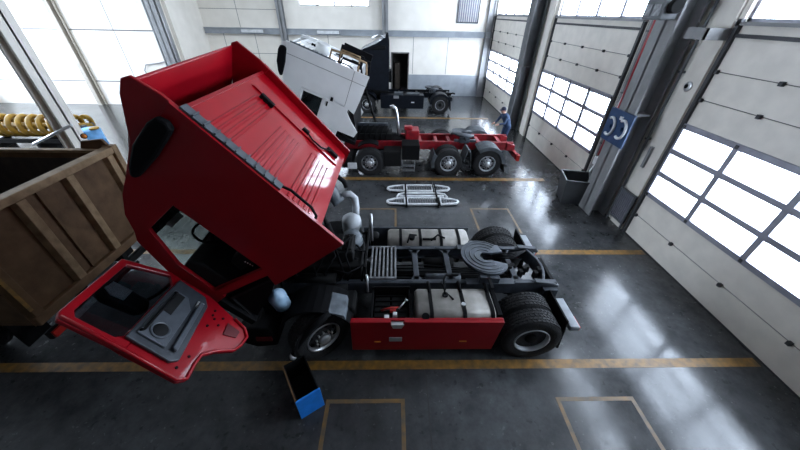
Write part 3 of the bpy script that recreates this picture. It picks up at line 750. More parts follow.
MB().lathe((-1.58, 2.70, .40), (-.6, -.2, -.6), [(0, -.04), (.05, -.03), (.06, .02), (.03, .06), (0, .06)], 14).build('stay_end', M['silverwhite'], q)
# air cleaner, snorkel, exhaust behind the cab
MB().lathe((-.86, 5.12, 1.30), (0, 0, 1), [(.17, -.42), (.20, -.38), (.20, .05), (.18, .14), (.10, .20), (0, .21)], 28).build('air_cleaner', M['silvermatte'], R)
MB().tube([(-.78, 5.20, 1.42), (-.78, 5.34, 1.55), (-.80, 5.42, 1.72), (-.90, 5.45, 1.80), (-1.05, 5.40, 1.80)], .075, 14).build('intake_pipe', M['silvermatte'], R)
MB().tube([(-1.05, 5.40, 1.80), (-1.16, 5.36, 1.70), (-1.28, 5.36, 1.95), (-1.33, 5.36, 2.2), (-1.33, 5.36, 2.38)], [.09, .14, .15, .12, .06], 12).build('intake_snorkel', M['duct'], R)
MB().tube([(-1.15, 5.35, 2.3), (-1.0, 5.45, 2.1), (-.98, 5.5, 1.95)], .045).build('intake_hose', M['black'], R)
MB().box(-.50, -.46, 3.75, 3.80, .99, 1.35).box(-.50, -.46, 5.30, 5.34, .4, 1.42).box(-.50, -.46, 3.75, 5.34, 1.30, 1.34).box(-.50, -.47, 4.85, 5.3, .9, 1.30).build('line_bracket', M['engine'], R, .005)
MB().cyl((-.44, 4.98, .95), (-.44, 4.98, 1.62), .025).cyl((-.44, 3.6, .9), (-.44, 3.6, 1.3), .02).build('bracket_post', M['chrome'], R)
MB().lathe((-.40, 5.1, .98), (0, 0, 1), [(.02, -.02), (.10, -.02), (.10, .05), (.05, .07), (0, .07)], 20).build('filter_cap', M['engine'], R)
MB().lathe((-.80, 4.55, 1.25), (.2, -.2, 1), [(.2, -.2), (.22, .05), (.18, .18), (.1, .24), (0, .24)], 20).build('coolant_canister', M['duct'], R)
for k in range(6):
    y = 3.75+.22*k+random.uniform(-.06, .06); z = random.uniform(1.1, 1.35)
    MB().tube([(-.56, y, .95), (-.54+random.uniform(-.05, .05), y+random.uniform(-.15, .15), z), (-.75, y+random.uniform(-.2, .2), z+.05), (-1.0-.2*random.random(), y+random.uniform(-.2, .2), 1.2)], random.uniform(.016, .03), 6).build('air_hose', M['black'], R)
MB().box(-.95, -.62, 3.2, 3.62, .55, .95).build('silencer', M['engine'], R, .05)

# ------------------------------------------------------------------ white-cabbed truck with red chassis
T2 = thing('tractor_truck', 'three-axle truck with tilted white cab and bare red chassis in the middle bay', 'truck', (1.2, 11.2, 0))
R = T2
cab2, CT2, A2, B2 = make_cab(R, (-.86, 3.34), math.radians(68.5), 9.95, 12.45, M['white'], M['white'], interior=False, deflector=True, pod_up=.12, dz=-.25, bs=1.13)
b = MB(CT2).box(.30, .312, 9.945, 9.951, .05, 2.15).box(.02, 1.08, 9.945, 9.951, .40, .412)
b.build('panel_seam', M['seam'], cab2)
MB(CT2).box(.98, 1.10, 9.93, 9.96, .75, .82).build('locker_handle', M['black'], cab2)
q = MB(CT2)
q.box(-.30, .10, 11.0, 11.10, .30, .42).box(-.42, -.1, 11.25, 11.32, .1, .95).box(-.30, .1, 11.6, 11.7, .95, 1.05)
q.build('bracket_plate', M['black'], cab2, .01)
MB(CT2).tube([(.1, 10.4, 1.15), (-.2, 10.4, 1.15), (-.25, 10.5, .7), (-.22, 10.6, .2), (.1, 10.6, .1)], .035).build('pipe_frame', M['rustlt'], cab2)
MB(CT2).tube([(.1, 10.4, .9), (-.3, 10.5, .9), (-.32, 10.5, .4), (.1, 10.5, .35)], .03).build('pipe_frame', M['rustlt'], cab2)
MB(CT2).tube([(.1, 10.2, .85), (-.14, 10.2, .8), (-.16, 10.2, .3), (.1, 10.2, .2)], .03).build('pipe_frame', M['black'], cab2)
MB(CT2).tube([(.1, 10.8, .95), (-.24, 10.8, .9), (-.26, 10.8, .1), (.1, 10.8, .05)], .03).build('pipe_frame', M['black'], cab2)
MB(CT2).lathe((-.1, 11.0, 1.45), (-1, 0, 0), [(.22, -.2), (.24, .05), (.2, .1), (.17, .05), (0, .05)], 28).build('filter_drum', M['white'], cab2)
for y in (10.73, 11.57):
    q = MB().box(-1.8, 4.45, y, y+.09, 1.0, 1.03).box(-1.8, 4.45, y, y+.09, .74, .77)
    yy = y if y < 11 else y+.07
    q.box(-1.8, 4.45, yy, yy+.02, .74, 1.03); q.build('frame_rail', M['redframe'], R, .006)
for x in (.35, 1.0, 1.6, 2.1, 3.2, 4.0):
    MB().box(x-.06, x+.06, 10.82, 11.57, .80, .98).build('cross_member', M['redframe'], R, .006)
for y in (10.65, 11.57): MB().prism([(4.2, 1.03), (4.5, .95), (4.5, .72), (4.2, .74)], y, y+.17).build('rail_end', M['redframe'], R, .01)
MB().box(4.45, 4.56, 10.3, 12.1, .55, .75).build('rear_cross_member', M['redframe'], R, .01)
for y in (10.25, 11.95): bx(4.50, 4.62, y, y+.22, .50, .72).build('rear_lamp', M['lamp'], R, .01)
fifth_wheel(R, 2.62, 11.2, 1.22)
MB().box(2.25, 3.05, 10.72, 10.86, 1.03, 1.10).box(2.25, 3.05, 11.54, 11.68, 1.03, 1.10).build('fifth_wheel_base', M['chassis'], R)
MB().box(.45, .95, 10.9, 11.5, 1.03, 1.36).box(.40, .7, 10.95, 11.2, 1.36, 1.50).build('equipment_box', M['redframe'], R, .03)
for x in (1.97, 3.37):
    wheel(R, x, 9.97, 10.26, disc='rim', rm='silvermatte', front=True); wheel(R, x, 10.31, 10.60, disc='rim', rm='silvermatte', front=True)
    wheel(R, x, 12.14, 12.43, out=1); wheel(R, x, 11.80, 12.09, out=1)
    MB().cyl((x, 10.5, .5), (x, 11.9, .5), .09).lathe((x, 11.2, .52), (1, 0, 0), [(.08, -.3), (.2, -.15), (.24, 0), (.2, .15), (.08, .3)], 20).build('rear_axle', M['engine'], R)
wheel(R, -.85, 9.97, 10.27, front=True, disc='rim'); wheel(R, -.85, 12.12, 12.42, out=1, front=True)
MB().box(-.95, -.75, 10.25, 12.15, .40, .54).build('front_axle', M['engine'], R, .02)
for y0, y1 in ((9.95, 10.62), (11.78, 12.45)):
    fender(R, 3.37, y0, y1, .60, 2, 128)
    fender(R, 1.97, y0, y1, .60, 145, 195)
    MB().sheet([(2.50, .60), (2.56, .85), (2.62, 1.02), (2.72, .95), (2.78, .62)], -.03, y0, y1).build('mudguard', M['fender'], R)
    flap(R, 3.95, y0, y1, .18, .52)
MB().sheet(arc(-.85, .5, .62, 60, 130), -.03, 10.2, 10.6).build('mudguard', M['black'], R, .008)
e = MB().box(-1.55, -.05, 10.85, 11.55, .62, 1.25)
e.lathe((-1.5, 11.2, 1.30), (1, 0, 0), [(0, 0), (.22, 0), (.25, .1), (.25, 1.2), (.2, 1.3), (0, 1.3)], 20)
e = e.build('engine', M['engine'], R, .02)
MB().box(-1.35, -.2, 11.0, 11.1, 1.5, 1.6).build('rocker_cover', M['chassis'], e, .01)
MB().lathe((-.05, 11.2, .9), (1, 0, 0), [(.3, -.1), (.3, .1), (.2, .4), (.12, .6)], 20).build('gearbox', M['engine'], R)
MB().tube([(-.12, 11.15, 2.12), (-.02, 11.15, 2.15), (.07, 11.15, 2.08), (.12, 11.15, 1.9), (.17, 11.15, 1.5), (.20, 11.15, 1.05)], [.07, .065, .06, .055, .055, .055], 12).build('intake_pipe', M['chrome'], R)
q = MB().box(.30, .92, 9.98, 10.62, .62, 1.15).build('battery_box', M['black'], R, .02)
for k in range(6): bx(.34, .88, 10.03+.09*k, 10.06+.09*k, 1.15, 1.165).build('lid_rib', M['engine'], q)
b = MB().box(.30, .33, 9.98, 10.05, .18, .62).box(.75, .78, 9.98, 10.05, .18, .62)
for z in (.20, .38): b.box(.33, .75, 9.96, 10.12, z, z+.03)
b.build('step', M['slat'], R)
bx(-.35, .28, 10.0, 10.65, .35, .9).build('silencer', M['engine'], R, .04)
rtank(R, .3, 1.3, 11.85, 12.4, .4, .95, m='engine')
MB().box(-1.85, -1.45, 9.98, 12.42, .30, .72).build('front_bumper', M['engine'], R, .03)
bx(-1.62, -1.30, 9.90, 9.98, .30, .52).build('headlamp', M['silverwhite'], R, .02)
MB().cyl((-.6, 11.9, 1.0), (-1.05, 11.9, 2.6), .05).build('tilt_ram', M['engine'], R)
b = MB()
for k in range(6): b.tube([(-1.3+.2*k, 10.85, .8), (-1.25+.2*k, 10.8, 1.3), (-1.1+.2*k, 11.0, 1.55), (-1.+.18*k, 11.4, 1.5)], .02, 6)
b.build('engine_hose', M['black'], e)

# ------------------------------------------------------------------ black truck at the back
T3 = thing('tractor_truck', 'black two-axle tractor truck parked along the back wall, cab upright', 'truck', (1.0, 19.45, 0))
R = T3
cab3, CT3, _, _ = make_cab(R, (-.26, 1.25), 0., 18.2, 20.7, M['navy'], M['navy'], interior=False)
MB(CT3).tube([(.2, 18.6, 2.5), (.5, 18.6, 2.66), (.9, 18.6, 2.5)], .05).tube([(.1, 18.3, 2.3), (.5, 18.3, 2.45)], .04).build('air_horn', M['chrome'], cab3)
MB(CT3).box(-.15, .1, 19.0, 19.9, .3, .9).build('equipment_box', M['black'], cab3, .02)
for y in (19.0, 19.82):
    q = MB().box(-2.2, 3.45, y, y+.09, 1.0, 1.03).box(-2.2, 3.45, y, y+.09, .74, .77).box(-2.2, 3.45, y+.03, y+.05, .74, 1.03); q.build('frame_rail', M['navy'], R)
for x in (.3, 1.4, 2.4, 3.3): MB().box(x-.06, x+.06, 19.09, 19.82, .8, .98).build('cross_member', M['navy'], R)
fifth_wheel(R, 2.3, 19.45, 1.22)
for x in (2.72,):
    wheel(R, x, 18.22, 18.5); wheel(R, x, 18.55, 18.83); wheel(R, x, 20.4, 20.68, out=1); wheel(R, x, 20.07, 20.35, out=1)
wheel(R, -1.54, 18.22, 18.52, front=True); wheel(R, -1.54, 20.38, 20.68, out=1, front=True)
MB().cyl((2.72, 18.6, .5), (2.72, 20.3, .5), .1).build('rear_axle', M['engine'], R)
MB().box(-1.62, -1.46, 18.5, 20.4, .4, .55).build('front_axle', M['engine'], R)
MB().box(-2.1, -.3, 18.95, 19.95, .6, 1.22).build('engine', M['engine'], R, .03)
for y0, y1 in ((18.2, 18.85), (20.05, 20.7)):
    fender(R, 2.72, y0, y1, .60, 5, 175, 'navy'); flap(R, 3.28, y0, y1, .2, .6)
    MB().sheet(arc(-1.54, .5, .62, 5, 175), -.03, y0, y1).build('mudguard', M['navy'], R)
q = MB().box(-.75, 1.75, 18.24, 18.30, .28, 1.02).box(-.75, 1.75, 18.3, 18.85, .98, 1.02).build('side_skirt', M['navy'], R, .02)
rtank(R, .1, 1.5, 18.32, 18.9, .4, .95, m='engine')
MB().box(.05, .55, 18.3, 18.7, 1.02, 1.14).box(.75, 1.5, 18.35, 18.75, 1.02, 1.10).build('tool_box_lid', M['fender'], R, .01)
MB().box(.0, .3, 18.22, 18.26, .85, 1.0).build('step_plate', M['chrome'], R)
MB().box(1.02, 1.2, 18.22, 18.245, .62, .67).build('side_reflector', M['silverwhite'], R)
MB().box(3.30, 3.42, 18.3, 20.6, .7, .9).build('rear_cross_member', M['navy'], R, .01)
MB().tube([(3.1, 18.4, 1.02), (3.4, 18.4, 1.14), (3.55, 18.4, 1.1)], .04).tube([(1.8, 18.9, 1.05), (2.0, 18.9, 1.3), (2.05, 18.9, 1.05)], .03).tube([(.2, 18.9, 1.1), (.5, 18.9, 1.35), (.8, 18.9, 1.12)], .03).build('hose', M['black'], R)
MB().box(-2.5, -2.2, 18.22, 20.68, .3, .85).build('front_bumper', M['navy'], R, .03)

# ------------------------------------------------------------------ brown tipper body at the left
TT = thing('tipper_truck', 'rusty brown tipper truck body seen from its ribbed tailgate, far left', 'truck', (-7.5, 4.25, 0))
R = TT
X0, Ya, Yb, Za, Zb = -5.45, 2.92, 5.60, .90, 2.62
bt = 3.1   # length shown
b = MB().box(X0-bt, X0, Ya, Ya+.07, Za, Zb).box(X0-bt, X0, Yb-.07, Yb, Za, Zb+.0).box(X0-bt, X0, Ya, Yb, Za, Za+.08).box(X0-bt, X0-bt+.07, Ya, Yb, Za, Zb+.25)
body = b.build('tipper_body', M['rust'], R, .01)
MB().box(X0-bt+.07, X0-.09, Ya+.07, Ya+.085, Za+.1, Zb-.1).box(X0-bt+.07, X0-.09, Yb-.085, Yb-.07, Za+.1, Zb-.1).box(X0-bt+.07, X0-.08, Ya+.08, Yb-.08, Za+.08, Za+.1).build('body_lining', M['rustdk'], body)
tg = MB().box(X0-.06, X0, Ya, Yb, Za, Zb).build('tailgate', M['rust'], R, .01)
MB().box(X0-.10, X0+.09, Ya-.03, Yb+.03, Zb-.02, Zb+.10).build('top_rail', M['rustlt'], tg, .015)
MB().box(X0, X0+.09, Ya, Yb, Za, Za+.16).build('bottom_rail', M['rust'], tg, .015)
for y in (Ya+.0, Ya+.78, Ya+1.58, Yb-.24):
    w_ = .20
    MB().prism([(X0, y), (X0+.09, y+.035), (X0+.09, y+w_-.035), (X0, y+w_)], Za+.16, Zb-.02, 'z').build('rib', M['rustlt'] if y > 3 else M['rust'], tg, .008)
for y in (Ya+1.15,):
    bx(X0, X0+.03, y, y+.03, Za+.16, Zb-.02).build('seam_rib', M['rust'], tg)
MB().box(X0+.09, X0+.10, Ya+.02, Ya+.07, Za+.30, Za+.95).build('yellow_stripe', M['yellow'], tg)
MB().box(X0-.10, X0+.10, Yb-.02, Yb+.10, Za+.05, Zb+.12).build('corner_post', M['rustlt'], R, .015)
MB().prism([(X0-.55, Zb+.02), (X0+.05, Zb+.02), (X0-.05, Zb+.24), (X0-.45, Zb+.20)], Yb+.0, Yb+.06).build('hinge_bracket', M['rust'], R, .01)
MB().box(X0-bt, X0+.02, Yb-.09, Yb+.02, Zb, Zb+.06).box(X0-bt, X0+.02, Ya-.02, Ya+.09, Zb, Zb+.06).build('side_rail', M['rustlt'], R, .01)
for y in (3.75, 4.68): bx(-9.0, X0-.05, y, y+.09, .62, .9).build('frame_rail', M['engine'], R)
for y in (2.95, 5.2):
    wheel(R, -7.0, y, y+.3, out=-1 if y < 4 else 1)
MB().cyl((-7.0, 3.2, .5), (-7.0, 5.3, .5), .09).build('rear_axle', M['engine'], R)
q = MB().box(X0-.12, X0-.04, Ya+.05, Yb-.05, .48, .62).build('bumper_beam', M['engine'], R, .01)
for y in (Ya+.08, Yb-.40): bx(X0-.04, X0, y, y+.32, .50, .62).build('rear_lamp', M['lamp'], q)
bx(X0-.04, X0+.0, Ya+.42, Ya+.85, .48, .60).build('number_plate', M['slat'], q)
for y in (Ya+.1, Yb-.5): bx(X0-.7, X0-.67, y, y+.4, .2, .8).build('mudflap', M['black'], R)

# ------------------------------------------------------------------ things on the floor
# chrome-framed guard panels lying in front of the middle truck
G = thing('grille_guard', 'white-framed perforated guard panels strapped together, lying on the floor between two trucks', 'grille', (.88, 8.55, 0))
def gpanel(pts, z0=.03, z1=.09, inset=.07):
    cx = sum(p[0] for p in pts)/len(pts); cy = sum(p[1] for p in pts)/len(pts)
    inn = []
    for i, p in enumerate(pts):
        a = Vector(pts[i-1]); b = Vector(pts[(i+1) % len(pts)]); d = (b-a).normalized(); n = Vector((-d.y, d.x))
        if n.dot(Vector((cx, cy))-Vector(p)) < 0: n = -n
        inn.append((p[0]+n.x*inset, p[1]+n.y*inset))
    f = MB().ring(pts, inn, z0, z1, 'z').build('guard_frame', M['silverwhite'], G, .015)
    x0 = min(p[0] for p in inn); x1 = max(p[0] for p in inn); y0 = min(p[1] for p in inn); y1 = max(p[1] for p in inn)
    MB().prism(inn, z0, z0+.012, 'z').build('mesh_backing', M['engine'], f)
    g = MB(); n = int((x1-x0)/.075)
    def yr(x):
        ys = []
        for i in range(len(inn)):
            a, b = inn[i], inn[(i+1) % len(inn)]
            if (a[0]-x)*(b[0]-x) < 0: ys.append(a[1]+(b[1]-a[1])*(x-a[0])/(b[0]-a[0]))
        return (min(ys), max(ys)) if len(ys) > 1 else None
    for k in range(1, n):
        x = x0+(x1-x0)*k/n; r = yr(x)
        if r: g.box(x-.012, x+.012, r[0], r[1], z0+.02, z0+.04)
    for k in range(1, 4):
        y = y0+(y1-y0)*k/4
        xs = [x0+(x1-x0)*j/40 for j in range(1, 40) if yr(x0+(x1-x0)*j/40) and yr(x0+(x1-x0)*j/40)[0] < y < yr(x0+(x1-x0)*j/40)[1]]
        if xs: g.box(min(xs), max(xs), y-.01, y+.01, z0+.02, z0+.038)
    g.build('mesh', M['slat'], f)
for (ya, yb, x0, x1, m0, m1) in ((8.72, 9.18, -.22, 1.92, .42, 1.34), (7.88, 8.32, -.22, 2.08, .42, 1.44)):
    gpanel([(m0+.02, ya), (m1-.02, ya), (m1-.02, yb), (m0+.02, yb)])
    gpanel([(m0-.03, ya), (m0-.03, yb), (x0+.25, yb-.06), (x0+.03, yb-.16), (x0, ya+.18), (x0+.1, ya+.05)])
    gpanel([(m1+.03, ya), (m1+.03, yb), (x1-.25, yb-.06), (x1-.03, yb-.16), (x1, ya+.18), (x1-.1, ya+.05)])
MB().box(.2, 1.65, 8.42, 8.50, .0, .06).tube([(.12, 8.36, .05), (.18, 8.55, .05), (.35, 8.62, .05), (1.5, 8.62, .05), (1.68, 8.55, .05), (1.74, 8.36, .05)], .035).build('middle_bar', M['silverwhite'], G, .01)
for x in (.41, 1.40):
    MB().box(x-.025, x+.025, 7.80, 9.22, .0, .10).build('strap', M['black'], G, .005)
# open blue-fronted bin by the front wheel
BT = rot_about_z(-1.20, 2.07, math.radians(33))
bb = thing('storage_bin', 'black open-topped bin with a bright blue front panel beside the front wheel', 'bin', (-1.4, 2.25, 0))
MB(BT).box(-.17, -.15, .02, .64, 0, .44).box(.15, .17, .02, .64, 0, .44).box(-.17, .17, .62, .64, 0, .44).box(-.17, .17, .02, .64, 0, .02).build('bin_shell', M['black'], bb, .004)
MB(BT).prism([(-.03, 0), (0, 0), (.03, .44), (0, .44)], -.18, .18, 'x').build('front_panel', M['blue'], bb, .006)
MB(BT).box(-.18, -.16, .02, .65, .435, .45).build('rim', M['rust'], bb)
# dark bin by the right wall
wb = thing('waste_bin', 'dark grey open square bin standing against the right wall pillar', 'bin', (5.85, 8.25, 0))
WT_ = rot_about_z(5.84, 8.36, math.radians(-14)); WT = lambda x, y, z: WT_(x*1.22, y, z)
q = MB(WT); s0, s1, hh = .34, .40, .82
def frust(q, r0, z0, r1, z1, r2, z2):
    vs = [(sx*r, sy*r, z) for r, z in ((r0, z0), (r1, z1), (r2, z1), (r0-.02, z2)) for sx, sy in ((-1, -1), (1, -1), (1, 1), (-1, 1))]
    fs = [(3, 2, 1, 0)]+[(i*4+k, i*4+(k+1) % 4, (i+1)*4+(k+1) % 4, (i+1)*4+k) for i in range(3) for k in range(4)]+[(12, 13, 14, 15)]
    q.add(vs, fs)
frust(q, s0, 0, s1, hh, s1-.025, .03)
q.build('bin_shell', M['bin'], wb, .008)
MB(WT).ring([(-s1-.02, -s1-.02), (s1+.02, -s1-.02), (s1+.02, s1+.02), (-s1-.02, s1+.02)], [(-s1+.02, -s1+.02), (s1-.02, -s1+.02), (s1-.02, s1-.02), (-s1+.02, s1-.02)], hh-.04, hh+.01, 'z').build('bin_rim', M['bin'], wb, .006)
# loose bar behind the middle truck
tag(MB(rot_about_z(3.0, 14.3, math.radians(-38))).box(-1.1, 1.1, -.06, .06, 0, .08).build('steel_bar', M['engine'], None, .01), 'long dark steel bar lying on the floor behind the red chassis', 'bar')

# right wall fittings
hb = thing('hose_board', 'dark blue board with two white coiled hose ends mounted on the grey column', 'board', (5.82, 7.7, 2.1))
bx(5.78, 5.84, 7.24, 8.16, 2.14, 2.96).build('board', M['board'], hb, .01)
for cy, cz in ((7.92, 2.52), (7.48, 2.56)):
    pts = [(5.755, cy+.17*math.cos(math.radians(a)), cz+.22*math.sin(math.radians(a))) for a in range(60, 301, 15)]
    MB().tube(pts, .035, 8).build('hose_end', M['silverwhite'], hb)
    MB().cyl((5.78, cy, cz), (5.72, cy, cz), .05).build('hose_knob', M['board'], hb)
bx(5.75, 5.78, 7.58, 7.68, 2.76, 2.84).build('board_label', M['silverwhite'], hb)
bx(5.84, 5.88, 7.5, 7.95, 2.2, 2.8).build('mount_plate', M['coldark'], hb)
def pipe_run(y, x, z0, z1, r, m, name, label, cat, clips):
    p = thing(name, label, cat, (x, y, z0))
    MB().cyl((x, y, z0), (x, y, z1), r, n=14).build('pipe', m, p)
    for z in clips: bx(x-.05, XR+.015, y-.04, y+.04, z, z+.04).build('pipe_clip', M['coldark'], p)
pipe_run(8.42, 6.2, 1.5, ZC, .075, M['redpipe'], 'red_pipe', 'red vertical pipe beside the pale grey column on the right wall', 'pipe', (2.0, 3.4, 4.8))
pipe_run(8.58, 6.22, 1.2, ZC, .045, M['col'], 'grey_pipe', 'grey vertical pipe between the red pipe and the middle overhead door', 'pipe', (1.8, 3.2, 4.6))
pipe_run(16.38, 6.2, 1.0, ZC, .05, M['redpipe'], 'red_pipe', 'red vertical pipe beside the dark column further back on the right wall', 'pipe', (2.0, 3.4, 4.8))
q = thing('wall_tap', 'white hose fitting at the lower end of the red wall pipe', 'tap', (6.2, 8.4, 1.1))
MB().box(6.1, 6.3, 8.3, 8.5, 1.2, 1.45).build('tap_body', M['silverwhite'], q, .02)
MB().tube([(6.15, 8.4, 1.2), (6.05, 8.35, 1.0), (6.1, 8.3, .8)], .03).build('spout', M['chrome'], q)
bx(6.3, XR-.05, 8.36, 8.44, 1.28, 1.36).build('tap_mount', M['coldark'], q)
rk = thing('slatted_rack', 'dark slatted metal rack leaning on the right wall below the column', 'rack', (6.3, 6.95, 0))
b = MB().box(6.34, 6.38, 6.70, 7.28, .18, .22).box(6.34, 6.38, 6.70, 7.28, 1.02, 1.06).box(6.34, 6.38, 6.68, 6.72, 0, 1.08).box(6.34, 6.38, 7.26, 7.30, 0, 1.08)
b.build('rack_frame', M['coldark'], rk)
for k in range(8): bx(6.345, 6.375, 6.75+.065*k, 6.78+.065*k, .22, 1.02).build('slat', M['mull'], rk)
bx(6.38, 6.42, 6.70, 7.28, .2, 1.04).build('rack_back', M['engine'], rk)
tag(bx(6.36, 6.425, 6.98, 7.06, 1.75, 2.3).build('grab_bar', M['col'], None, .01), 'pale vertical grab bar on the wall panel right of the grey column', 'handle')
pl = thing('wall_plaque', 'small oval silver plaque with dark centre high on the wall beside the near door', 'plaque', (6.40, 6.95, 3.6))
MB().lathe((6.415, 6.95, 3.68), (-1, 0, 0), [(.10, 0), (.10, .01), (.07, .02), (0, .02)], 24).build('plaque_plate', M['chrome'], pl)
MB().lathe((6.395, 6.98, 3.68), (-1, 0, 0), [(.045, 0), (.045, .008), (0, .008)], 16).build('plaque_centre', M['black'], pl)
hm = thing('door_motor', 'dark grey door motor unit high up at the top of the grey column', 'motor', (5.7, 7.7, 4.85))
MB().box(5.48, 5.84, 7.42, 7.98, 4.85, 5.25).build('motor_housing', M['coldark'], hm, .03)
for y in (7.47, 7.73): bx(5.46, 5.48, y, y+.2, 4.92, 5.12).build('cover_plate', M['slat'], hm)
MB().cyl((5.66, 7.28, 5.08), (5.66, 7.42, 5.08), .12).build('drive_wheel', M['engine'], hm)
bx(5.84, 5.89, 7.5, 7.9, 4.9, 5.2).build('motor_bracket', M['coldark'], hm)
pipe_run(7.24, 6.36, 1.085, ZC, .03, M['coldark'], 'conduit', 'thin dark vertical conduit right of the grey column, above the slatted rack', 'pipe', (2.4, 3.9))
# back wall fittings
vt = thing('wall_vent', 'grey louvred vent set high in the white back wall near the right corner', 'vent', (4.7, YB, 4.4))
b = MB().box(4.0, 5.4, YB-.05, YB, 4.38, 4.45).box(4.0, 5.4, YB-.05, YB, 5.7, 5.77).box(4.0, 4.07, YB-.05, YB, 4.38, 5.77).box(5.33, 5.4, YB-.05, YB, 4.38, 5.77); b.build('vent_frame', M['coldark'], vt)
for k in range(9): MB().box(4.1+.138*k, 4.18+.138*k, YB-.04, YB-.005, 4.45, 5.7).build('louvre', M['mull'], vt)
for i, (x, lb) in enumerate(((-9.0, 'white strip lamp fixed to the back beam, left of the grey column'), (-4.2, 'white strip lamp fixed to the back beam above the white cab'))):
    l = thing('strip_lamp', lb, 'lamp', (x, YB-.3, 3.6), 'strip lamps on the back beam')
    bx(x-.7, x+.7, YB-.33, YB-.155, 3.68, 3.85).build('lamp_housing', M['silverwhite'], l, .02)
    bx(x+.7, x+.76, YB-.33, YB-.155, 3.68, 3.85).build('end_cap', M['col'], l)
# curved cable on the left rear wall
tag(MB().tube([(-12.7, YB2-.5, 2.6), (-12.75, YB2-.2, 2.45), (-13.4, YB2-.08, 2.3), (-14.2, YB2-.08, 2.2), (-14.4, YB2-.08, 1.9), (-14.3, YB2-.08, 1.6)], .03).build('wall_cable', M['col'], None), 'thin grey cable bending across the white rear wall above the red roof', 'cable')

# left background: yellow auger machine, blue drum
au = thing('auger_machine', 'yellow spiral auger on a dark stand, far left behind the tipper body', 'machine', (-14.2, 12.4, 0))
MB().box(-16.6, -12.4, 12.0, 12.1, .35, .5).box(-16.6, -12.4, 12.8, 12.9, .35, .5).build('stand_rail', M['engine'], au)
for x in (-16.4, -14.4, -12.6): MB().box(x-.06, x+.06, 12.0, 12.9, 0, .36).build('stand_leg', M['engine'], au)
b = MB()
b.tube([(-16.5+.012*k, 12.45+.36*math.cos(k*.19), .92+.36*math.sin(k*.19)) for k in range(340)], .09, 8); b.build('spiral', M['yel'], au)
MB().cyl((-16.7, 12.45, .92), (-12.3, 12.45, .92), .12).build('shaft', M['yel'], au)
MB().box(-12.5, -12.35, 12.2, 12.7, .36, 1.0).build('end_plate', M['coldark'], au, .02)
dr = thing('blue_drum', 'light blue drum with a yellow lid behind the tipper body corner', 'drum', (-11.6, 11.6, 0))
MB().lathe((-11.6, 11.6, 0), (0, 0, 1), [(0, 0), (.33, 0), (.33, .3), (.35, .32), (.33, .34), (.33, .66), (.35, .68), (.33, .70), (.33, 1.05), (.28, 1.1), (0, 1.1)], 28).build('drum_shell', M['ltblue'], dr)
MB().lathe((-11.35, 11.55, 1.1), (0, 0, 1), [(0, 0), (.16, 0), (.15, .06), (0, .07)], 20).build('drum_lid', M['yel'], dr)
wl = thing('work_light', 'tiny orange and black work lamp resting on the tipper body corner', 'lamp', (-5.72, 5.55, 2.86))
MB().lathe((-5.78, 5.60, 2.92), (1, -.5, .2), [(.02, -.05), (.045, 0), (.05, .03), (0, .03)], 16).build('lamp_housing', M['black'], wl)
MB().lathe((-5.745, 5.583, 2.927), (1, -.5, .2), [(.038, -.01), (.038, 0), (0, .005)], 16).build('lens', M['orange'], wl)

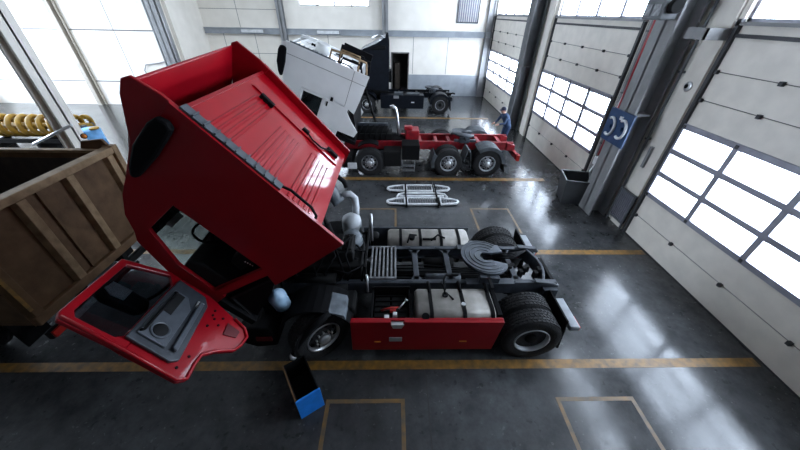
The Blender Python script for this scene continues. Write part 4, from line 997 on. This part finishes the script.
# ------------------------------------------------------------------ mechanic
def make_person(px, py, face):
    root = thing('person', 'person in blue overalls and dark cap bending at the rear of the red chassis', 'person', (px, py, 0))
    c, s = math.cos(face), math.sin(face)
    T = lambda f, l, z: (px+c*f-s*l, py+s*f+c*l, z)      # f forward, l left, z up
    b = MB(T)
    def limb(pts, rs):
        b.tube(pts, rs, 12)
        for p, r in zip(pts, rs): b.lathe(p, (0, 0, 1), [(0, -r)]+[(r*math.cos(math.radians(a)), r*math.sin(math.radians(a))) for a in range(-75, 76, 25)]+[(0, r)], 12)
    for sg in (1, -1):
        limb([(-.02, .10*sg, .88), (.06, .11*sg, .50), (-.02, .12*sg, .10)], [.105, .075, .058])
        limb([(-.03, .12*sg, .06), (.14, .13*sg, .05)], [.055, .045])
        limb([(.24, .19*sg, 1.32), (.36, .24*sg, 1.10), (.56, .15*sg, 1.06)], [.065, .052, .040])
        limb([(.56, .15*sg, 1.06), (.64, .13*sg, 1.05)], [.034, .042])
        for k, (dl, ln) in enumerate(((-.030, .070), (-.010, .085), (.010, .080), (.030, .062))):
            b.tube([(.64, .13*sg+dl, 1.05), (.64+ln*.6, .13*sg+dl, 1.04), (.64+ln, .13*sg+dl, 1.005)], [.012, .011, .010], 8)
        b.tube([(.61, .13*sg-.035*sg, 1.06), (.65, .13*sg-.065*sg, 1.05), (.69, .13*sg-.06*sg, 1.03)], [.014, .013, .011], 8)
    limb([(-.02, 0, .92), (.06, 0, 1.10), (.18, 0, 1.30)], [.155, .150, .165])
    limb([(.22, .15, 1.34), (.22, -.15, 1.34)], [.085, .085])
    limb([(.22, 0, 1.38), (.32, 0, 1.50)], [.065, .058])
    limb([(.36, 0, 1.56), (.34, 0, 1.60)], [.098, .100])
    limb([(.44, 0, 1.54), (.465, 0, 1.545)], [.022, .018])      # nose
    for sg in (1, -1): limb([(.34, .10*sg, 1.56), (.33, .11*sg, 1.58)], [.022, .022])
    tmp = b.build('body_source', M['overall'], None)
    md = tmp.modifiers.new('join', 'REMESH'); md.mode = 'VOXEL'; md.voxel_size = .013; md.use_smooth_shade = True
    sm = tmp.modifiers.new('smooth', 'SMOOTH'); sm.iterations = 4
    dg = bpy.context.evaluated_depsgraph_get()
    me = bpy.data.meshes.new_from_object(tmp.evaluated_get(dg)); me.name = 'body'
    loc = tmp.location.copy(); bpy.data.objects.remove(tmp)
    o = bpy.data.objects.new('body', me); COL.objects.link(o); o.parent = root; o.location = loc-Vector((px, py, 0)); ORG[o.name] = loc
    me.materials.clear()
    for m in ('overall', 'skin', 'black'): me.materials.append(M[m])
    inv = lambda p: (c*(p.x-px)+s*(p.y-py), -s*(p.x-px)+c*(p.y-py), p.z)
    for f in me.polygons:
        w = f.center+loc; q = inv(w)
        f.material_index = 1 if (q[2] > 1.47 and q[0] > .2) or (q[0] > .575) else (2 if q[2] < .11 else 0)
        f.use_smooth = True
    cp = MB(T).lathe((.345, 0, 1.615), (-.15, 0, 1), [(.108, -.02), (.112, .03), (.095, .08), (.05, .108), (0, .115)], 20)
    cp.prism([(.40, -.08), (.52, -.05), (.54, 0), (.52, .05), (.40, .08)], 1.60, 1.615, 'z')
    cp.build('cap', M['cap'], root)
    e = MB(T)
    for sg in (1, -1): e.lathe((.448, .036*sg, 1.572), (1, 0, 0), [(.012, -.01), (.010, .004), (0, .007)], 10)
    e.build('eyes', M['black'], root)
make_person(4.98, 13.15, math.radians(200))

# ------------------------------------------------------------------ daylight
w = bpy.data.worlds.new('overcast_sky'); SC.world = w; w.use_nodes = True
bg = w.node_tree.nodes['Background']; bg.inputs[0].default_value = (.77, .885, 1.0, 1); bg.inputs[1].default_value = 19.0
def portal(x, y, z, rx, ry, rz, sx, sy):
    l = bpy.data.lights.new('daylight_portal', 'AREA'); l.shape = 'RECTANGLE'; l.size = sx; l.size_y = sy
    l.cycles.is_portal = True
    o = bpy.data.objects.new('daylight_portal', l); COL.objects.link(o); o.location = (x, y, z); o.rotation_euler = (rx, ry, rz)
for y0, y1 in DOORS:
    portal(XR+.45, (y0+y1)/2, 2.1, 0, PI/2, 0, 1.75, y1-y0)
    portal(XR+.45, (y0+y1)/2, 5.67, 0, PI/2, 0, 1.7, y1-y0)
portal(XL-.35, 9.1, 3.5, 0, -PI/2, 0, 5.8, 4.2); portal(XL-.35, 15.3, 3.5, 0, -PI/2, 0, 5.8, 7.)
for x0, x1, y0, y1 in ADDED_SK: portal((x0+x1)/2, (y0+y1)/2, ZC+.3, 0, 0, 0, x1-x0, y1-y0)

# ------------------------------------------------------------------ camera
cd = bpy.data.cameras.new('camera'); cam = bpy.data.objects.new('camera', cd); COL.objects.link(cam)
cd.sensor_width = 36; cd.lens = 36*299.08/800; cd.clip_start = .05
f = Vector((.02296381, .81433152, -.57994555)); r = Vector((.99973059, -.01674541, .01607273)); u = Vector((-.00337711, .5801584, .81449667))
cam.matrix_world = Matrix(((r.x, u.x, -f.x, 0), (r.y, u.y, -f.y, 0), (r.z, u.z, -f.z, 4.9), (0, 0, 0, 1)))
SC.camera = cam
vs = SC.view_settings
vs.view_transform = 'Standard'; vs.look = 'None'; vs.gamma = 1; vs.use_curve_mapping = False; vs.exposure = 0.4
SC.cycles.sample_clamp_indirect = 6.0
SC.cycles.caustics_reflective = False; SC.cycles.caustics_refractive = False
